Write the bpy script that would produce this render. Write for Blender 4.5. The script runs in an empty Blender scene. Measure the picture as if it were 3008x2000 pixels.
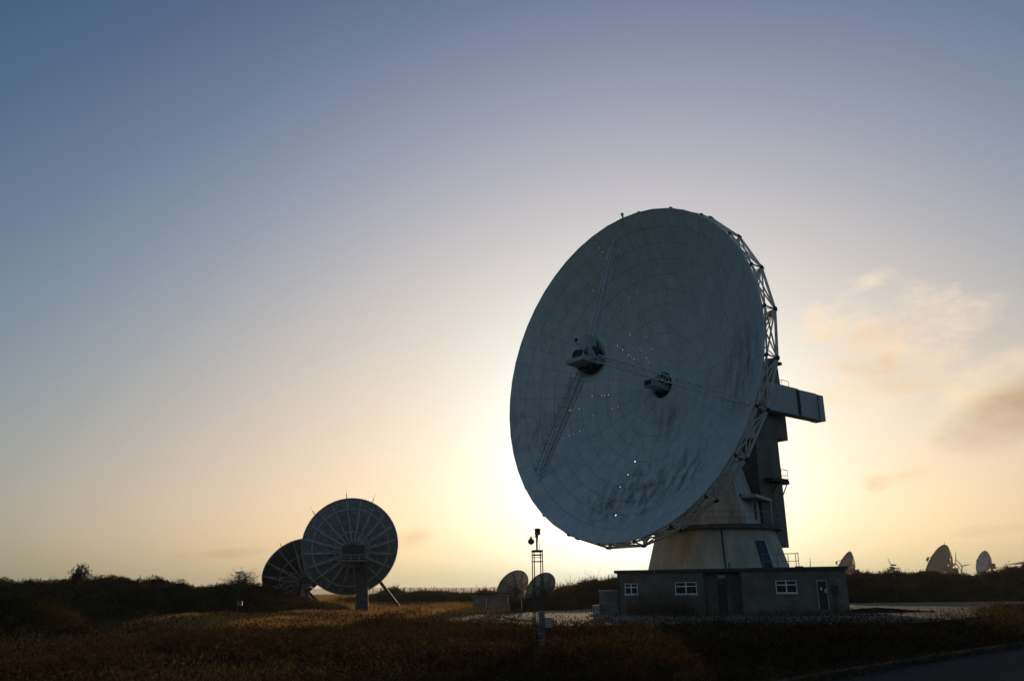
import bpy, math, random
import numpy as np
from mathutils import Vector, Matrix
random.seed(7); rng = np.random.default_rng(11)
sc = bpy.context.scene; COL = sc.collection
PI = math.pi; R_ = math.radians

# ------------------------------------------------------------------ camera maths (surveyed from the photograph)
FPX, HPX, ROLL, EYE = 2450.0, 736.0, R_(0.8), 1.7
_p = math.atan2(HPX, FPX)
_f = Vector((0, math.cos(_p), math.sin(_p))); _r0 = Vector((1, 0, 0)); _u0 = _r0.cross(_f)
_r = _r0*math.cos(ROLL) - _u0*math.sin(ROLL); _u = _r0*math.sin(ROLL) + _u0*math.cos(ROLL)
C0 = Vector((0, 0, EYE))
def ray(x, y): return (_f + _r*((x-1504)/FPX) - _u*((y-1000)/FPX)).normalized()
def at(x, y, Y):
    d = ray(x, y); return C0 + d*(Y/d.y)
def ground(x, y, z=0.0):
    d = ray(x, y); return C0 + d*((z-EYE)/d.z)

cd = bpy.data.cameras.new('camera'); cam = bpy.data.objects.new('camera', cd); COL.objects.link(cam); sc.camera = cam
cd.sensor_width = 36; cd.lens = 36*FPX/3008; cd.clip_end = 20000; cd.clip_start = .1
m = Matrix((_r, _u, -_f)).transposed().to_4x4(); m.translation = C0; cam.matrix_world = m

# ------------------------------------------------------------------ object helpers
def tag(o, label=None, cat=None, group=None, kind=None):
    if label: o['label'] = label
    if cat: o['category'] = cat
    if group: o['group'] = group
    if kind: o['kind'] = kind
    return o
def empty(name, loc, label=None, cat=None, group=None):
    o = bpy.data.objects.new(name, None); COL.objects.link(o); o.location = loc; o.empty_display_size = .5
    return tag(o, label, cat, group)
def wloc(o):
    v = Vector((0, 0, 0))
    while o is not None: v = v + o.location; o = o.parent
    return v
def link_mesh(name, V, F, mats, parent=None, fm=None, smooth=False, origin=None):
    me = bpy.data.meshes.new(name)
    base = wloc(parent) if parent is not None else Vector((0, 0, 0))
    org = Vector(origin) if origin is not None else base
    V = [(v[0]-org.x, v[1]-org.y, v[2]-org.z) for v in V]
    me.from_pydata(V, [], F)
    for mm in (mats if isinstance(mats, (list, tuple)) else [mats]): me.materials.append(mm)
    if fm: me.polygons.foreach_set('material_index', fm)
    if smooth: me.polygons.foreach_set('use_smooth', [True]*len(F))
    me.update()
    o = bpy.data.objects.new(name, me); COL.objects.link(o)
    o.location = org - base
    if parent is not None: o.parent = parent
    return o
def copy_tree(o, parent=None):
    c = o.copy(); COL.objects.link(c)
    if parent is not None: c.parent = parent
    for ch in list(o.children): copy_tree(ch, c)
    return c

class MB:
    def __init__(s): s.V = []; s.F = []; s.M = []; s.m = 0
    def add(s, V, F):
        n = len(s.V); s.V += [tuple(v) for v in V]; s.F += [tuple(i+n for i in f) for f in F]; s.M += [s.m]*len(F); return s
    def hexa(s, P):   # 8 points: bottom 0-3, top 4-7
        return s.add(P, [(3,2,1,0),(4,5,6,7),(0,1,5,4),(1,2,6,5),(2,3,7,6),(3,0,4,7)])
    def box(s, a, b):
        x0,y0,z0 = a; x1,y1,z1 = b
        return s.hexa([(x0,y0,z0),(x1,y0,z0),(x1,y1,z0),(x0,y1,z0),(x0,y0,z1),(x1,y0,z1),(x1,y1,z1),(x0,y1,z1)])
    def obox(s, O, X, Y, Z, x, y, z):   # oriented box, ranges along axes
        O = Vector(O); q = []
        for zz in z:
            for xx, yy in ((x[0],y[0]),(x[1],y[0]),(x[1],y[1]),(x[0],y[1])): q.append(O + X*xx + Y*yy + Z*zz)
        return s.hexa(q)
    def tube(s, p, q, r, n=6, r2=None, cap=True):
        p, q = Vector(p), Vector(q); d = q-p
        if d.length < 1e-6: return s
        d.normalize(); a = d.orthogonal().normalized(); b = d.cross(a); r2 = r if r2 is None else r2
        V = [p + (a*math.cos(2*PI*i/n) + b*math.sin(2*PI*i/n))*r for i in range(n)] + [q + (a*math.cos(2*PI*i/n) + b*math.sin(2*PI*i/n))*r2 for i in range(n)]
        F = [(i, (i+1) % n, n+(i+1) % n, n+i) for i in range(n)]
        if cap: F += [tuple(reversed(range(n))), tuple(range(n, 2*n))]
        return s.add(V, F)
    def path(s, pts, r, n=6, closed=False):
        k = len(pts)
        for i in range(k if closed else k-1): s.tube(pts[i], pts[(i+1) % k], r, n)
        return s
    def rev(s, O, X, Y, Z, prof, n=32, a0=0, a1=2*PI):   # profile of (radius, along Z)
        O = Vector(O); full = abs(a1-a0-2*PI) < 1e-6; k = n if full else n+1
        V = []
        for r, h in prof:
            for i in range(k):
                t = a0+(a1-a0)*i/n; V.append(O + X*(r*math.cos(t)) + Y*(r*math.sin(t)) + Z*h)
        F = []
        for j in range(len(prof)-1):
            for i in range(n):
                i2 = (i+1) % k; F.append((j*k+i, j*k+i2, (j+1)*k+i2, (j+1)*k+i))
        return s.add(V, F)
    def build(s, name, mat, parent=None, smooth=False, origin=None):
        return link_mesh(name, s.V, s.F, mat, parent, s.M, smooth, origin)
XA, YA, ZA = Vector((1,0,0)), Vector((0,1,0)), Vector((0,0,1))

# ------------------------------------------------------------------ materials
def node(nt, t, **k):
    n = nt.nodes.new(t)
    for a, v in k.items():
        if a.startswith('i_'):
            key = a[2:]; key = int(key) if key.isdigit() else key.replace('_', ' ')
            n.inputs[key].default_value = v
        else: setattr(n, a, v)
    return n
def ramp(nt, stops):
    n = nt.nodes.new('ShaderNodeValToRGB'); e = n.color_ramp.elements
    while len(e) > len(stops): e.remove(e[-1])
    while len(e) < len(stops): e.new(0.5)
    for i, (p, c) in enumerate(stops): e[i].position = p; e[i].color = (*c, 1) if len(c) == 3 else c
    return n
def mat(name, col, rough=.6, metal=0, var=.15, scale=3, bump=0, bscale=30, col2=None, stretch=(1,1,1), spec=.5, dirt=None, dscale=.6, dthr=(.5,.7)):
    mt = bpy.data.materials.new(name); mt.use_nodes = True; nt = mt.node_tree; L = nt.links.new
    b = nt.nodes['Principled BSDF']; b.inputs['Roughness'].default_value = rough; b.inputs['Metallic'].default_value = metal
    b.inputs['Specular IOR Level'].default_value = spec
    tc = node(nt, 'ShaderNodeTexCoord'); mp = node(nt, 'ShaderNodeMapping'); mp.inputs['Scale'].default_value = stretch
    L(tc.outputs['Object'], mp.inputs[0])
    nz = node(nt, 'ShaderNodeTexNoise', i_Scale=scale, i_Detail=6.0, i_Roughness=.6); L(mp.outputs[0], nz.inputs['Vector'])
    c2 = col2 or tuple(c*(1-var*2) for c in col); c1 = col if col2 else tuple(min(1, c*(1+var)) for c in col)
    rp = ramp(nt, [(.3, c2), (.7, c1)]); L(nz.outputs['Fac'], rp.inputs[0]); out = rp.outputs[0]
    if dirt:
        n2 = node(nt, 'ShaderNodeTexNoise', i_Scale=dscale, i_Detail=8.0, i_Roughness=.7); L(mp.outputs[0], n2.inputs['Vector'])
        r2 = ramp(nt, [(dthr[0], (0,0,0)), (dthr[1], (1,1,1))]); L(n2.outputs['Fac'], r2.inputs[0])
        mx = node(nt, 'ShaderNodeMix', data_type='RGBA'); L(r2.outputs[0], mx.inputs['Factor']); L(out, mx.inputs['A']); mx.inputs['B'].default_value = (*dirt, 1); out = mx.outputs['Result']
    L(out, b.inputs['Base Color'])
    if bump:
        n3 = node(nt, 'ShaderNodeTexNoise', i_Scale=bscale, i_Detail=4.0); L(tc.outputs['Object'], n3.inputs['Vector'])
        bp = node(nt, 'ShaderNodeBump', i_Strength=bump, i_Distance=.05); L(n3.outputs['Fac'], bp.inputs['Height']); L(bp.outputs[0], b.inputs['Normal'])
    return mt
def leafmat(name, stops, trans=.35, rough=.8):
    mt = bpy.data.materials.new(name); mt.use_nodes = True; nt = mt.node_tree; L = nt.links.new
    b = nt.nodes['Principled BSDF']; b.inputs['Roughness'].default_value = rough; b.inputs['Specular IOR Level'].default_value = .04
    at_ = node(nt, 'ShaderNodeAttribute', attribute_name='tint'); rp = ramp(nt, stops); L(at_.outputs['Fac'], rp.inputs[0]); L(rp.outputs[0], b.inputs['Base Color'])
    tr = node(nt, 'ShaderNodeBsdfTranslucent'); L(rp.outputs[0], tr.inputs[0])
    mx = node(nt, 'ShaderNodeMixShader'); mx.inputs[0].default_value = trans; L(b.outputs[0], mx.inputs[1]); L(tr.outputs[0], mx.inputs[2])
    L(mx.outputs[0], nt.nodes['Material Output'].inputs[0]); return mt
def emis(name, col, s):
    mt = bpy.data.materials.new(name); mt.use_nodes = True; b = mt.node_tree.nodes['Principled BSDF']
    b.inputs['Emission Color'].default_value = (*col, 1); b.inputs['Emission Strength'].default_value = s; return mt

M = {}
M['steel'] = mat('galvanised_steel', (.27,.28,.29), .75, 0, .2, 4, spec=.2)
M['rib_grey'] = mat('grey_rib_steel', (.40,.40,.40), .7, 0, .2, 4, spec=.2)
M['steel_light'] = mat('white_painted_steel', (.55,.56,.55), .7, 0, .15, 4, spec=.2, dirt=(.2,.15,.1), dscale=1.5, dthr=(.6,.75))
M['steel_dark'] = mat('dark_weathered_steel', (.06,.06,.062), .75, 0, .25, 5, spec=.2)
M['conc'] = mat('weathered_concrete', (.48,.47,.44), .85, 0, .13, 1.3, .25, 25, stretch=(1.5,1.5,.35), dirt=(.20,.165,.12), dscale=.55, dthr=(.5,.72))
M['conc_rust'] = mat('rust_stained_concrete', (.47,.455,.42), .85, 0, .15, 1.6, .25, 25, stretch=(.8,.8,.22), dirt=(.31,.22,.13), dscale=.55, dthr=(.45,.75))
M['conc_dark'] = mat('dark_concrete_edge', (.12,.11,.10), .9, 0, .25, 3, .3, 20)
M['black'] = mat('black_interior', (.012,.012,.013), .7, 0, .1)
M['panel'] = mat('grey_cabin_panel', (.36,.37,.38), .55, 0, .08, 2, stretch=(1,1,.4), dirt=(.2,.19,.17), dscale=.8, dthr=(.52,.75))
M['frame'] = mat('white_window_frame', (.75,.76,.78), .45, 0, .06)
M['blue_door'] = mat('blue_painted_door', (.016,.03,.065), .6, 0, .1)
M['door'] = mat('dark_timber_door', (.02,.017,.017), .6, 0, .2)
M['roofing'] = mat('bitumen_roof', (.09,.085,.08), .9, 0, .25, 3, .2)
M['blind'] = mat('vertical_window_blind', (.45,.40,.32), .8, 0, .1)
M['paper'] = mat('white_paper_notice', (.8,.8,.82), .7, 0, .04)
M['camera'] = mat('camera_housing', (.10,.10,.105), .5, 0, .15)
M['turbine'] = mat('pale_turbine_paint', (.24,.22,.22), .5, 0, .05)
M['bark'] = mat('bark', (.07,.05,.035), .95, 0, .3, 8, .4)
M['asphalt'] = mat('asphalt', (.026,.026,.028), .95, 0, .2, 6, .5, 120, spec=.1, dirt=(.04,.038,.036), dscale=1.2)
M['kerb'] = mat('concrete_kerb', (.075,.072,.065), .9, 0, .3, 3, .4, 40, spec=.1, dirt=(.03,.03,.022), dscale=1.5)
M['apron'] = mat('gravelly_concrete_apron', (.19,.17,.145), .95, 0, .25, .5, .15, 12, spec=.02, dirt=(.075,.06,.042), dscale=.3, dthr=(.5,.66))
def glassmat():
    mt = bpy.data.materials.new('window_glass'); mt.use_nodes = True; nt = mt.node_tree; b = nt.nodes['Principled BSDF']
    b.inputs['Base Color'].default_value = (.02,.025,.03,1); b.inputs['Roughness'].default_value = .05
    tr = node(nt, 'ShaderNodeBsdfTransparent'); mx = node(nt, 'ShaderNodeMixShader'); mx.inputs[0].default_value = .45
    nt.links.new(b.outputs[0], mx.inputs[1]); nt.links.new(tr.outputs[0], mx.inputs[2]); nt.links.new(mx.outputs[0], nt.nodes['Material Output'].inputs[0]); return mt
M['glass'] = glassmat()
def brickmat(name, c1, c2, mortar, sx, sy):
    mt = bpy.data.materials.new(name); mt.use_nodes = True; nt = mt.node_tree; L = nt.links.new; b = nt.nodes['Principled BSDF']; b.inputs['Roughness'].default_value = .9
    tc = node(nt, 'ShaderNodeTexCoord'); sp = node(nt, 'ShaderNodeSeparateXYZ'); L(tc.outputs['Object'], sp.inputs[0])
    cb = node(nt, 'ShaderNodeCombineXYZ'); ad = node(nt, 'ShaderNodeMath', operation='ADD'); L(sp.outputs[0], ad.inputs[0]); L(sp.outputs[1], ad.inputs[1]); L(ad.outputs[0], cb.inputs[0]); L(sp.outputs[2], cb.inputs[1])
    br = node(nt, 'ShaderNodeTexBrick', i_Scale=1.0); br.inputs['Brick Width'].default_value = sx; br.inputs['Row Height'].default_value = sy; br.inputs['Mortar Size'].default_value = .009
    br.inputs['Color1'].default_value = (*c1,1); br.inputs['Color2'].default_value = (*c2,1); br.inputs['Mortar'].default_value = (*mortar,1); L(cb.outputs[0], br.inputs['Vector'])
    nz = node(nt, 'ShaderNodeTexNoise', i_Scale=.9, i_Detail=6.0); L(tc.outputs['Object'], nz.inputs['Vector']); r = ramp(nt, [(.3,(.65,.62,.6)),(.7,(1.1,1.1,1.1))]); L(nz.outputs[0], r.inputs[0])
    mx = node(nt, 'ShaderNodeMix', data_type='RGBA', blend_type='MULTIPLY'); mx.inputs['Factor'].default_value = 1; L(br.outputs[0], mx.inputs['A']); L(r.outputs[0], mx.inputs['B']); L(mx.outputs['Result'], b.inputs['Base Color'])
    bp = node(nt, 'ShaderNodeBump', i_Strength=.6, i_Distance=.01); L(br.outputs['Fac'], bp.inputs['Height']); bp.invert = True; L(bp.outputs[0], b.inputs['Normal']); return mt
M['brick'] = brickmat('grey_brown_brick', (.165,.135,.11), (.12,.10,.082), (.185,.16,.135), .22, .075)
M['block'] = brickmat('concrete_block_wall', (.22,.19,.16), (.16,.14,.12), (.2,.18,.16), .44, .22)
def cladmat():
    mt = bpy.data.materials.new('ribbed_dark_cladding'); mt.use_nodes = True; nt = mt.node_tree; L = nt.links.new; b = nt.nodes['Principled BSDF']; b.inputs['Roughness'].default_value = .6
    tc = node(nt, 'ShaderNodeTexCoord'); sp = node(nt, 'ShaderNodeSeparateXYZ'); L(tc.outputs['Object'], sp.inputs[0])
    ad = node(nt, 'ShaderNodeMath', operation='SUBTRACT'); L(sp.outputs[0], ad.inputs[0]); L(sp.outputs[1], ad.inputs[1])
    mu = node(nt, 'ShaderNodeMath', operation='MULTIPLY'); mu.inputs[1].default_value = 22; L(ad.outputs[0], mu.inputs[0])
    si = node(nt, 'ShaderNodeMath', operation='SINE'); L(mu.outputs[0], si.inputs[0])
    bp = node(nt, 'ShaderNodeBump', i_Strength=1.0, i_Distance=.05); L(si.outputs[0], bp.inputs['Height']); L(bp.outputs[0], b.inputs['Normal'])
    nz = node(nt, 'ShaderNodeTexNoise', i_Scale=.7, i_Detail=6.0); L(tc.outputs['Object'], nz.inputs['Vector']); r = ramp(nt, [(.3,(.085,.074,.055)),(.7,(.14,.122,.095))]); L(nz.outputs[0], r.inputs[0]); L(r.outputs[0], b.inputs['Base Color']); return mt
M['clad'] = cladmat()

# ------------------------------------------------------------------ world: low sun, clear evening sky with a few small clouds
w = bpy.data.worlds.new('World'); sc.world = w; w.use_nodes = True; nt = w.node_tree; L = nt.links.new
SUN_EL, SUN_AZ = R_(5.8), R_(8.3)
sky = node(nt, 'ShaderNodeTexSky', sky_type='NISHITA', sun_disc=False, sun_elevation=SUN_EL, sun_rotation=SUN_AZ, altitude=50, air_density=.7, dust_density=4.0, ozone_density=1.7)
def vm(op, a, b=None):
    n = node(nt, 'ShaderNodeVectorMath', operation=op)
    if hasattr(a, 'links'): L(a, n.inputs[0])
    else: n.inputs[0].default_value = a
    if b is not None:
        if hasattr(b, 'links'): L(b, n.inputs[1])
        else: n.inputs[1].default_value = b
    return n
def mm(op, a, b=None, clamp=False):
    n = node(nt, 'ShaderNodeMath', operation=op, use_clamp=clamp)
    for i, v in enumerate((a, b)):
        if v is None: continue
        if hasattr(v, 'links'): L(v, n.inputs[i])
        else: n.inputs[i].default_value = v
    return n.outputs[0]
tc = node(nt, 'ShaderNodeTexCoord'); D = tc.outputs['Generated']
nz = node(nt, 'ShaderNodeTexNoise', i_Scale=13.0, i_Detail=9.0, i_Roughness=.62); mp = node(nt, 'ShaderNodeMapping'); mp.inputs['Scale'].default_value = (1, 1, 2.0); L(D, mp.inputs[0]); L(mp.outputs[0], nz.inputs['Vector'])
sp_ = node(nt, 'ShaderNodeSeparateColor'); L(sky.outputs[0], sp_.inputs[0]); cb_ = node(nt, 'ShaderNodeCombineColor')
_sv = (math.sin(SUN_AZ)*math.cos(SUN_EL), math.cos(SUN_AZ)*math.cos(SUN_EL), math.sin(SUN_EL)); ds = vm('DOT_PRODUCT', D, _sv).outputs['Value']
elv = node(nt, 'ShaderNodeSeparateXYZ'); L(D, elv.inputs[0]); el_ = mm('MINIMUM', mm('MAXIMUM', elv.outputs[2], 0.0), .66); dp_ = mm('MAXIMUM', ds, 0.0)
d4, d14, d60 = mm('POWER', dp_, 4.0), mm('POWER', dp_, 14.0), mm('POWER', dp_, 60.0); ter = [el_, mm('MULTIPLY', el_, el_), d4, d14, d60, mm('MULTIPLY', el_, d4)]
# clear-air grade of the sky: per channel exponent and a smooth factor of height above the horizon and distance from the sun
for i, (G_, W_) in enumerate(((.8, (-.211, -1.627, -.295, .489, -1.45, -.02, 2.588)), (.5, (-.55, -1.014, -.816, .431, -.58, .28, 1.951)), (.4, (-.801, .392, -1.428, .242, -.38, .86, 1.56)))):
    e = W_[0]
    for t_, w_ in zip(ter, W_[1:]): e = mm('ADD', mm('MULTIPLY', t_, w_), e)
    v = mm('POWER', mm('MULTIPLY', sp_.outputs[i], .1), G_); L(mm('MULTIPLY', mm('MULTIPLY', v, mm('EXPONENT', e)), 10.0), cb_.inputs[i])
col = cb_.outputs[0]
# boost added to the sky opposite the sun, lighting the dish front and walls
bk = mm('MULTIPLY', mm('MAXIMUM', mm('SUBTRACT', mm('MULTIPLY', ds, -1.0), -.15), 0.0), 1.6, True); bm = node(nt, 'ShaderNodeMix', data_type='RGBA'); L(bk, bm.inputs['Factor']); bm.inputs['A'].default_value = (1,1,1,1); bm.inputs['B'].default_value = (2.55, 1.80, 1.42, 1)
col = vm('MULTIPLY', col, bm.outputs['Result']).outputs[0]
#   px centre, half width / height in px, tilt, colour, strength
CL = [(2560, 915, 215, 90, -8, (1.0,.92,.80), .85, 3.6), (2600, 1050, 215, 120, 25, (1.0,.89,.75), .85, 3.6), (2760, 930, 140, 65, 0, (1.0,.90,.80), .6, 3.6), (2610, 965, 150, 42, -5, (.90,.79,.69), .55, 4.2), (2590, 1090, 160, 60, 15, (.89,.77,.64), .7, 4.2), (2900, 1135, 190, 70, -26, (1.0,.90,.75), .85, 2.6), (3010, 1195, 215, 88, -20, (.76,.64,.51), 1.0, 1.4), (2480, 1130, 130, 70, 20, (1.0,.92,.78), .6, 3.6),
      (2575, 1415, 44, 24, 0, (.93,.80,.62), .6, 2.8), (2670, 1395, 70, 24, -5, (.93,.80,.62), .6, 2.8), (1200, 1585, 66, 34, -10, (.90,.76,.58), .5, 2.8), (2960, 1550, 130, 20, -4, (.82,.69,.55), .45, 2.8), (640, 1625, 140, 14, -3, (.70,.60,.47), .35, 2.8)]
for cx, cy, sx, sy, tilt, cc, st, nw in CL:
    c = ray(cx, cy); r1 = c.cross(ZA).normalized(); u1 = r1.cross(c)
    ct, s_ = math.cos(R_(tilt)), math.sin(R_(tilt)); r2 = r1*ct - u1*s_; u2 = r1*s_ + u1*ct
    a = vm('DOT_PRODUCT', D, tuple(r2*(FPX/sx))).outputs['Value']; b = vm('DOT_PRODUCT', D, tuple(u2*(FPX/sy))).outputs['Value']
    f_ = vm('DOT_PRODUCT', D, tuple(c)).outputs['Value']
    d2 = mm('ADD', mm('MULTIPLY', a, a), mm('MULTIPLY', b, b))
    e = mm('SUBTRACT', 1.25, d2); e = mm('ADD', mm('MULTIPLY', e, .7), mm('MULTIPLY', mm('SUBTRACT', nz.outputs['Fac'], .53), nw))
    e = mm('MULTIPLY', e, mm('GREATER_THAN', f_, 0.5)); e = mm('MULTIPLY', e, mm('SUBTRACT', 2.6, d2, True)); e = mm('MINIMUM', mm('MAXIMUM', e, 0.0), 1.0)
    e = mm('MULTIPLY', mm('POWER', e, 1.3), st)
    k = 10.0
    mx = node(nt, 'ShaderNodeMix', data_type='RGBA'); L(e, mx.inputs['Factor']); L(col, mx.inputs['A']); mx.inputs['B'].default_value = (cc[0]**2.2*k, cc[1]**2.2*k, cc[2]**2.2*k, 1); col = mx.outputs['Result']
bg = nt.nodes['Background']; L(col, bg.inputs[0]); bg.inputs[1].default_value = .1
sd = bpy.data.lights.new('sun', 'SUN'); sun = bpy.data.objects.new('sun', sd); COL.objects.link(sun); sd.energy = 2.6; sd.angle = R_(.53); sd.color = (1, .72, .42)
to_sun = Vector((math.sin(SUN_AZ)*math.cos(SUN_EL), math.cos(SUN_AZ)*math.cos(SUN_EL), math.sin(SUN_EL)))
sun.rotation_euler = to_sun.to_track_quat('Z', 'Y').to_euler(); sun.location = to_sun*200
vs = sc.view_settings; vs.view_transform = 'Standard'; vs.look = 'None'; vs.exposure = 0; vs.gamma = 1

# ------------------------------------------------------------------ numpy noise and ground
def vnoise(x, y, seed=0):
    xi = np.floor(x).astype(np.int64); yi = np.floor(y).astype(np.int64); fx = x-xi; fy = y-yi
    fx = fx*fx*(3-2*fx); fy = fy*fy*(3-2*fy)
    def h(a, b):
        n = (a*374761393 + b*668265263 + seed*982451653) & 0x7fffffff; n = ((n ^ (n >> 13))*1274126177) & 0x7fffffff
        return ((n ^ (n >> 16)) & 0xffff)/65535.0
    return (h(xi,yi)*(1-fx)+h(xi+1,yi)*fx)*(1-fy) + (h(xi,yi+1)*(1-fx)+h(xi+1,yi+1)*fx)*fy
def fbm(x, y, seed=0, o=4):
    v = 0; a = .5; t = 0
    for i in range(o): v = v + a*vnoise(x*2**i, y*2**i, seed+i); t += a; a *= .5
    return v/t
def inpoly(x, y, P):
    c = np.zeros(x.shape, bool); n = len(P)
    for i in range(n):
        x1, y1 = P[i]; x2, y2 = P[(i+1) % n]
        if y1 == y2: continue
        k = ((y1 > y) != (y2 > y)) & (x < (x2-x1)*(y-y1)/(y2-y1)+x1); c ^= k
    return c
def dpoly(x, y, P):
    d = np.full(x.shape, 1e9); n = len(P)
    for i in range(n):
        ax, ay = P[i]; bx, by = P[(i+1) % n]; ex, ey = bx-ax, by-ay
        t = np.clip(((x-ax)*ex+(y-ay)*ey)/(ex*ex+ey*ey), 0, 1); d = np.minimum(d, np.hypot(x-ax-t*ex, y-ay-t*ey))
    return np.where(inpoly(x, y, P), 0, d)
APRON = [(-6.3,55.0),(-5.6,59.5),(-3.6,66),(1.5,73.0),(6.3,80),(14,86),(26,91),(38,93),(52,90),(80,92),(110,92),(110,89),(80,87),(52,83),(42,76),(33,63),(27,50),(19,41.5),(10,40.2),(4.6,41.3),(.8,45.3),(-2.2,50.6)]
KERB = [(1.0,12.2),(3.2,14.3),(4.9,16.0),(6.2,17.4),(7.9,19.0),(9.9,21.0),(12.4,23.3),(15.2,25.7),(19.5,28.9),(26,33),(40,40.5),(70,52)]
ROAD = KERB + [(80,40),(60,25),(30,8),(12,-6),(0,-6),(-6,4)]
def gh(x, y):
    x = np.asarray(x, float); y = np.asarray(y, float)
    mk = np.clip(dpoly(x, y, APRON)/4, 0, 1)*np.clip(dpoly(x, y, ROAD)/2.5, 0, 1)
    h = mk*((fbm(x*.16, y*.16, 3)-.5)*.7 + (fbm(x*.6, y*.6, 9, 3)-.5)*.22)
    h += 1.0*np.clip((y-66)/22, 0, 1)*np.clip((-10-x)/22, 0, 1)           # low bank to the left
    h += .32*np.exp(-(((x-24.5)/2.6)**2+((y-59.5)/1.6)**2))               # earth ramp by the side door
    return h
def grid_ground():
    ang = np.radians(np.concatenate([np.arange(-180, -48, 6), np.arange(-48, 48, .8), np.arange(48, 181, 6)])); rad = np.concatenate([np.arange(.8, 20, .6), np.geomspace(20, 120, 110), np.geomspace(126, 6500, 34)])
    A, Rr = np.meshgrid(ang, rad); X = Rr*np.sin(A); Y = Rr*np.cos(A); Z = gh(X, Y) - .0
    Z = np.where(Rr > 300, 0, Z); V = [(0, 0, 0)] + list(zip(X.ravel(), Y.ravel(), Z.ravel())); na = len(ang); F = []
    for i in range(na-1): F.append((0, 1+i+1, 1+i))
    for j in range(len(rad)-1):
        b0 = 1+j*na
        for i in range(na-1): F.append((b0+i, b0+i+1, b0+na+i+1, b0+na+i))
    return V, F
M['soil'] = mat('dark_heath_soil', (.034,.022,.013), 1.0, 0, .3, .35, .6, 10, spec=0.0, dirt=(.06,.036,.016), dscale=.12, dthr=(.48,.62))
V, F = grid_ground(); g = link_mesh('ground', V, F, M['soil'], smooth=True); tag(g, kind='structure')
def sheet(name, P, z, mt):
    me = link_mesh(name, [(x, y, z) for x, y in P], [tuple(range(len(P)))], mt)
    return tag(me, kind='structure')
sheet('apron', APRON[::-1], .03, M['apron']); sheet('road', ROAD, .012, M['asphalt'])
kb = MB()
KP = [Vector((x, y, 0)) for x, y in KERB]
sm = []
for i in range(len(KP)-1):
    n = max(1, int((KP[i+1]-KP[i]).length/.9))
    sm += [KP[i].lerp(KP[i+1], k/n) for k in range(n)]
sm.append(KP[-1])
for a, b in zip(sm[:-1], sm[1:]):
    d = (b-a).normalized(); nrm = Vector((-d.y, d.x, 0)); g_ = d*.006
    kb.hexa([a+g_-ZA*.1, b-g_-ZA*.1, b-g_+nrm*.15-ZA*.1, a+g_+nrm*.15-ZA*.1, a+g_+ZA*.125+nrm*.012, b-g_+ZA*.125+nrm*.012, b-g_+nrm*.15+ZA*.13, a+g_+nrm*.15+ZA*.13])
tag(kb.build('kerb', M['kerb']), kind='structure')

# distant hills
def hills():
    V = []; F = []; n = 160; x0 = -4200; x1 = 5000
    rows = [(4000, 0), (4250, .5), (4500, .9), (4800, 1), (5200, .7), (5700, .0)]
    for j, (y, k) in enumerate(rows):
        for i in range(n+1):
            x = x0+(x1-x0)*i/n; h = 20+15*float(fbm(np.array(x/800.), np.array(.3+j*.02), 5, 5))+3*float(fbm(np.array(x/90.), np.array(j*.3), 8, 3)); V.append((x, y, h*k-1))
    for j in range(len(rows)-1):
        for i in range(n): a = j*(n+1)+i; F.append((a, a+1, a+n+2, a+n+1))
    return V, F
M['hill'] = mat('far_farmland', (.07,.075,.04), .95, 0, .3, .01)
V, F = hills(); tag(link_mesh('hills', V, F, M['hill'], smooth=True), kind='structure')

# haze box
hz = bpy.data.materials.new('haze_air'); hz.use_nodes = True; n_ = hz.node_tree; n_.nodes.remove(n_.nodes['Principled BSDF'])
pv = n_.nodes.new('ShaderNodeVolumePrincipled'); pv.inputs['Color'].default_value = (.93,.90,.86,1); pv.inputs['Density'].default_value = .00013; pv.inputs['Anisotropy'].default_value = .45
n_.links.new(pv.outputs[0], n_.nodes['Material Output'].inputs['Volume'])
HB = MB().box((-6700, -6700, -3), (6700, 6700, 48)); tag(HB.build('haze', hz), kind='stuff')
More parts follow.
